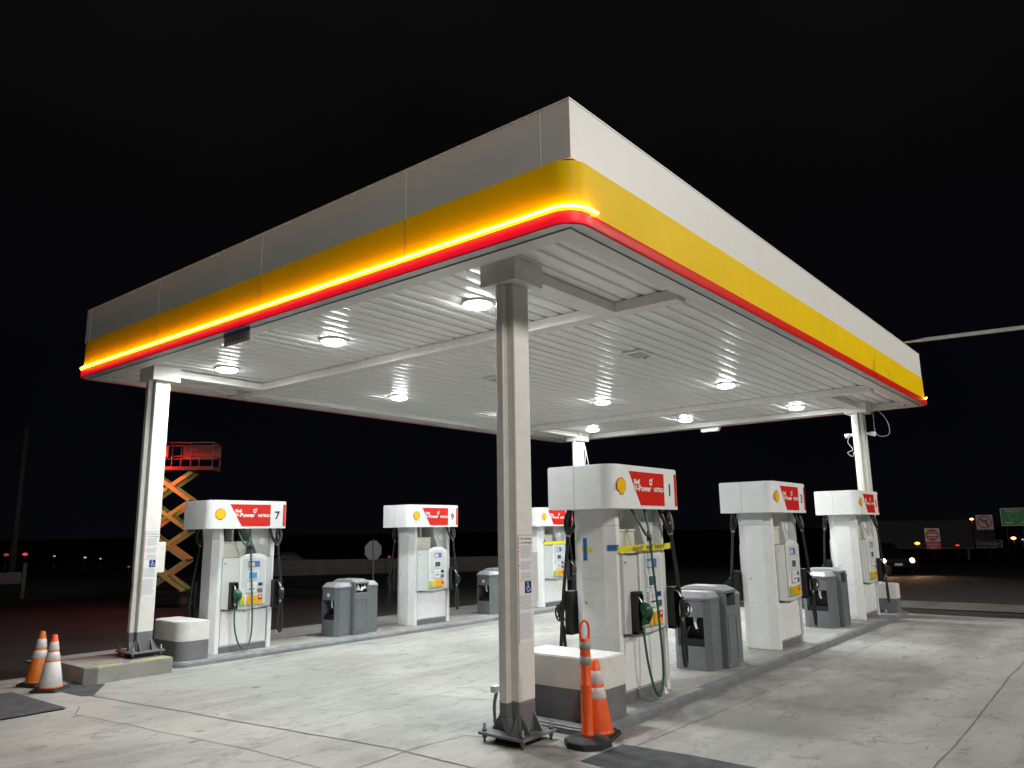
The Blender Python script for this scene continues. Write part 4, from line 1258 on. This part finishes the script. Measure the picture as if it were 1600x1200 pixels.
# no left turn
x, y = 44.57, 6.21
o, zg = sign_root('turn_ban_sign', 'white sign with a red circle and a struck out left turn arrow', x, y, face_ang(x, y) + .05)
b = MB(); b.tube([(0, .03, 0), (0, .03, 2.1 - zg)], .03, 'black', 8); b.build('post', o)
c = 1.82 - zg; s = .36
b = MB(); b.box(-s, s, y0, 0, c - s, c + s, 'signwhite'); pl = b.build('plate', o)
b = MB()
for k in range(24):
    a0, a1 = R(15 * k), R(15 * k + 15)
    b._f([b.v((r_1 * math.cos(a), y0 - .003, c + r_1 * math.sin(a))) for r_1, a in ((.31, a0), (.31, a1), (.25, a1), (.25, a0))], 'signred')
b.prism([(-.21, c + .16), (-.16, c + .21), (.21, c - .16), (.16, c - .21)], y0 - .007, y0 - .0045, 'signred', 'y')
b.build('ban_ring', pl, bevel=-1)
b = MB(); b.prism([(.05, c - .19), (.12, c - .19), (.12, c + .12), (-.06, c + .12), (-.06, c + .17), (-.18, c + .08), (-.06, c - .01), (-.06, c + .05), (.05, c + .05)], y0 - .004, y0 - .001, 'ink', 'y'); b.build('arrow', pl)
# one way
x, y = 44.58, 6.12
x, y = 43.6, 5.98
o, zg = sign_root('one_way_sign', 'black one way sign with a white arrow pointing right', x, y, face_ang(x, y))
b = MB(); b.tube([(0, .03, 0), (0, .03, 1.0 - zg)], .03, 'black', 8); b.build('post', o)
c = .80 - zg
b = MB(); b.box(-.53, .53, y0, 0, c - .17, c + .17, 'ink'); pl = b.build('plate', o)
b = MB()
for q in ((-.53, .53, -.17, -.155), (-.53, .53, .155, .17)): b.box(q[0], q[1], y0 - .003, y0 - .0005, c + q[2], c + q[3], 'signwhite')
for q in (-.53, .515): b.box(q, q + .015, y0 - .003, y0 - .0005, c - .155, c + .155, 'signwhite')
b.build('border', pl)
b = MB(); b.prism([(-.44, c - .07), (.18, c - .07), (.18, c - .13), (.44, c), (.18, c + .13), (.18, c + .07), (-.44, c + .07)], y0 - .004, y0 - .001, 'signwhite', 'y'); b.build('arrow', pl)
b = MB(); b.text('ONE WAY', .12, (-.37, y0 - .006, c - .042), (1, 0, 0), (0, 0, 1), 'ink', .001, 1.05); b.build('lettering', pl, bevel=-1)
# green freeway sign
x, y = 39.75, 4.44
o, zg = sign_root('freeway_entrance_sign', 'green sign with a white border at the right edge', x, y, face_ang(x, y) + .05)
b = MB(); b.tube([(-.3, .03, 0), (-.3, .03, 2.4 - zg)], .03, 'black', 8); b.build('post', o)
b = MB(); b.tube([(.3, .03, 0), (.3, .03, 2.4 - zg)], .03, 'black', 8); b.build('post', o)
c = 2.02 - zg
b = MB(); b.box(-.46, .46, y0, 0, c - .38, c + .38, 'signgreen'); pl = b.build('plate', o)
b = MB()
for q in ((-.46, .46, -.38, -.35), (-.46, .46, .35, .38)): b.box(q[0], q[1], y0 - .003, y0 - .0005, c + q[2], c + q[3], 'signwhite')
for q in (-.46, .43): b.box(q, q + .03, y0 - .003, y0 - .0005, c - .35, c + .35, 'signwhite')
b.build('border', pl)
b = MB()
b.text('FREEWAY', .13, (0, y0 - .003, c + .22), (1, 0, 0), (0, 0, 1), 'signwhite', .001, center=True)
for k in range(20):
    a0, a1 = R(18 * k), R(18 * k + 18)
    b._f([b.v((r_1 * math.cos(a) * 1.1, y0 - .003, c + .02 + r_1 * math.sin(a))) for r_1, a in ((.16, a0), (.16, a1), (.145, a1), (.145, a0))], 'signwhite')
b.box(-.36, -.02, y0 - .003, y0 - .0005, c - .27, c - .22, 'signwhite')
b.prism([(.12, c - .30), (.34, c - .22), (.30, c - .19), (.36, c - .17), (.36, c - .25)], y0 - .003, y0 - .0005, 'signwhite', 'y')
b.build('lettering', pl, bevel=-1)
# octagonal sign seen from behind
x, y = 19.5, 22.8
o, zg = sign_root('stop_sign', 'octagonal road sign seen from behind, between the first bin station and pump 9', x, y, face_ang(x, y) + .5)
c = 1.08 - zg
b = MB(); b.prism([(.38 * math.cos(R(22.5 + 45 * k)), c + .38 * math.sin(R(22.5 + 45 * k))) for k in range(8)], 0, .012, 'signback', 'y'); b.build('plate', o)
b = MB(); b.box(-.03, .03, -.035, -.001, 0, c + .40, 'steel'); b.build('post', o)

# ------------------------------------------------------------------ far background pieces
def barrier_wall(label, x0, y0_, x1, y1, h):
    L_ = math.hypot(x1 - x0, y1 - y0_); a = math.atan2(y1 - y0_, x1 - x0)
    b = MB(); n = max(1, int(L_ / 6))
    for k in range(n):
        b.prism([(-.30, 0), (.30, 0), (.26, .10), (.12, .32), (.08, h), (-.08, h), (-.12, .32), (-.26, .10)], k * L_ / n + .01, (k + 1) * L_ / n - .01, 'concrete_barrier', 'x')
    o = b.build('concrete_barrier'); o.location = (x0, y0_, gz((x0 + x1) / 2, (y0_ + y1) / 2) - .05); o.rotation_euler = (0, 0, a)
    return tag(o, label, 'barrier')


barrier_wall('long low concrete barrier in the dark behind the first bin station and pump 9', 24.0, 39.0, 36.0, 29.0, .85)
barrier_wall('low pale concrete barrier in the dark behind the bin station right of pump 9', 27.5, 20.8, 30.0, 19.2, .85)
o = empty('guard_fence', (10.6, 31.5, gz(10.6, 31.5) - .02), .05, 'pale wooden guard rail and post in the dark at the left edge', 'fence')
b = MB(); b.box(-4.5, 0, -.03, .03, .55, .95, 'wood'); b.build('rail', o)
for xx in (-4.4, -2.2, .05):
    b = MB(); b.box(xx - .06, xx + .06, -.10, -.03, 0, 1.25, 'wood'); b.build('post', o)
for i, (x, y, lb) in enumerate(((11.9, 25.6, 'short pale post in the dark just left of the left column'), (14.1, 24.6, 'short pale post in the dark under the scissor lift'))):
    b = MB(); b.lathe([(.10, 0), (.10, .85), (.07, .93), (.01, .95)], 'concrete_barrier', n=14); q = b.build('bollard'); q.location = (x, y, gz(x, y) - .02)
    tag(q, lb, 'bollard', 'short posts in the dark lot')
o = empty('utility_pole', (18.6, 57.1, gz(18.6, 57.1) - .02), 0, 'dim tall pole in the dark at the far left', 'utility pole')
b = MB(); b.tube([(0, 0, 0), (0, 0, 10)], [.22, .16], 'wood', 10); b.build('pole', o)

S.render.engine = 'CYCLES'
S.cycles.max_bounces = 8
S.cycles.sample_clamp_indirect = 6
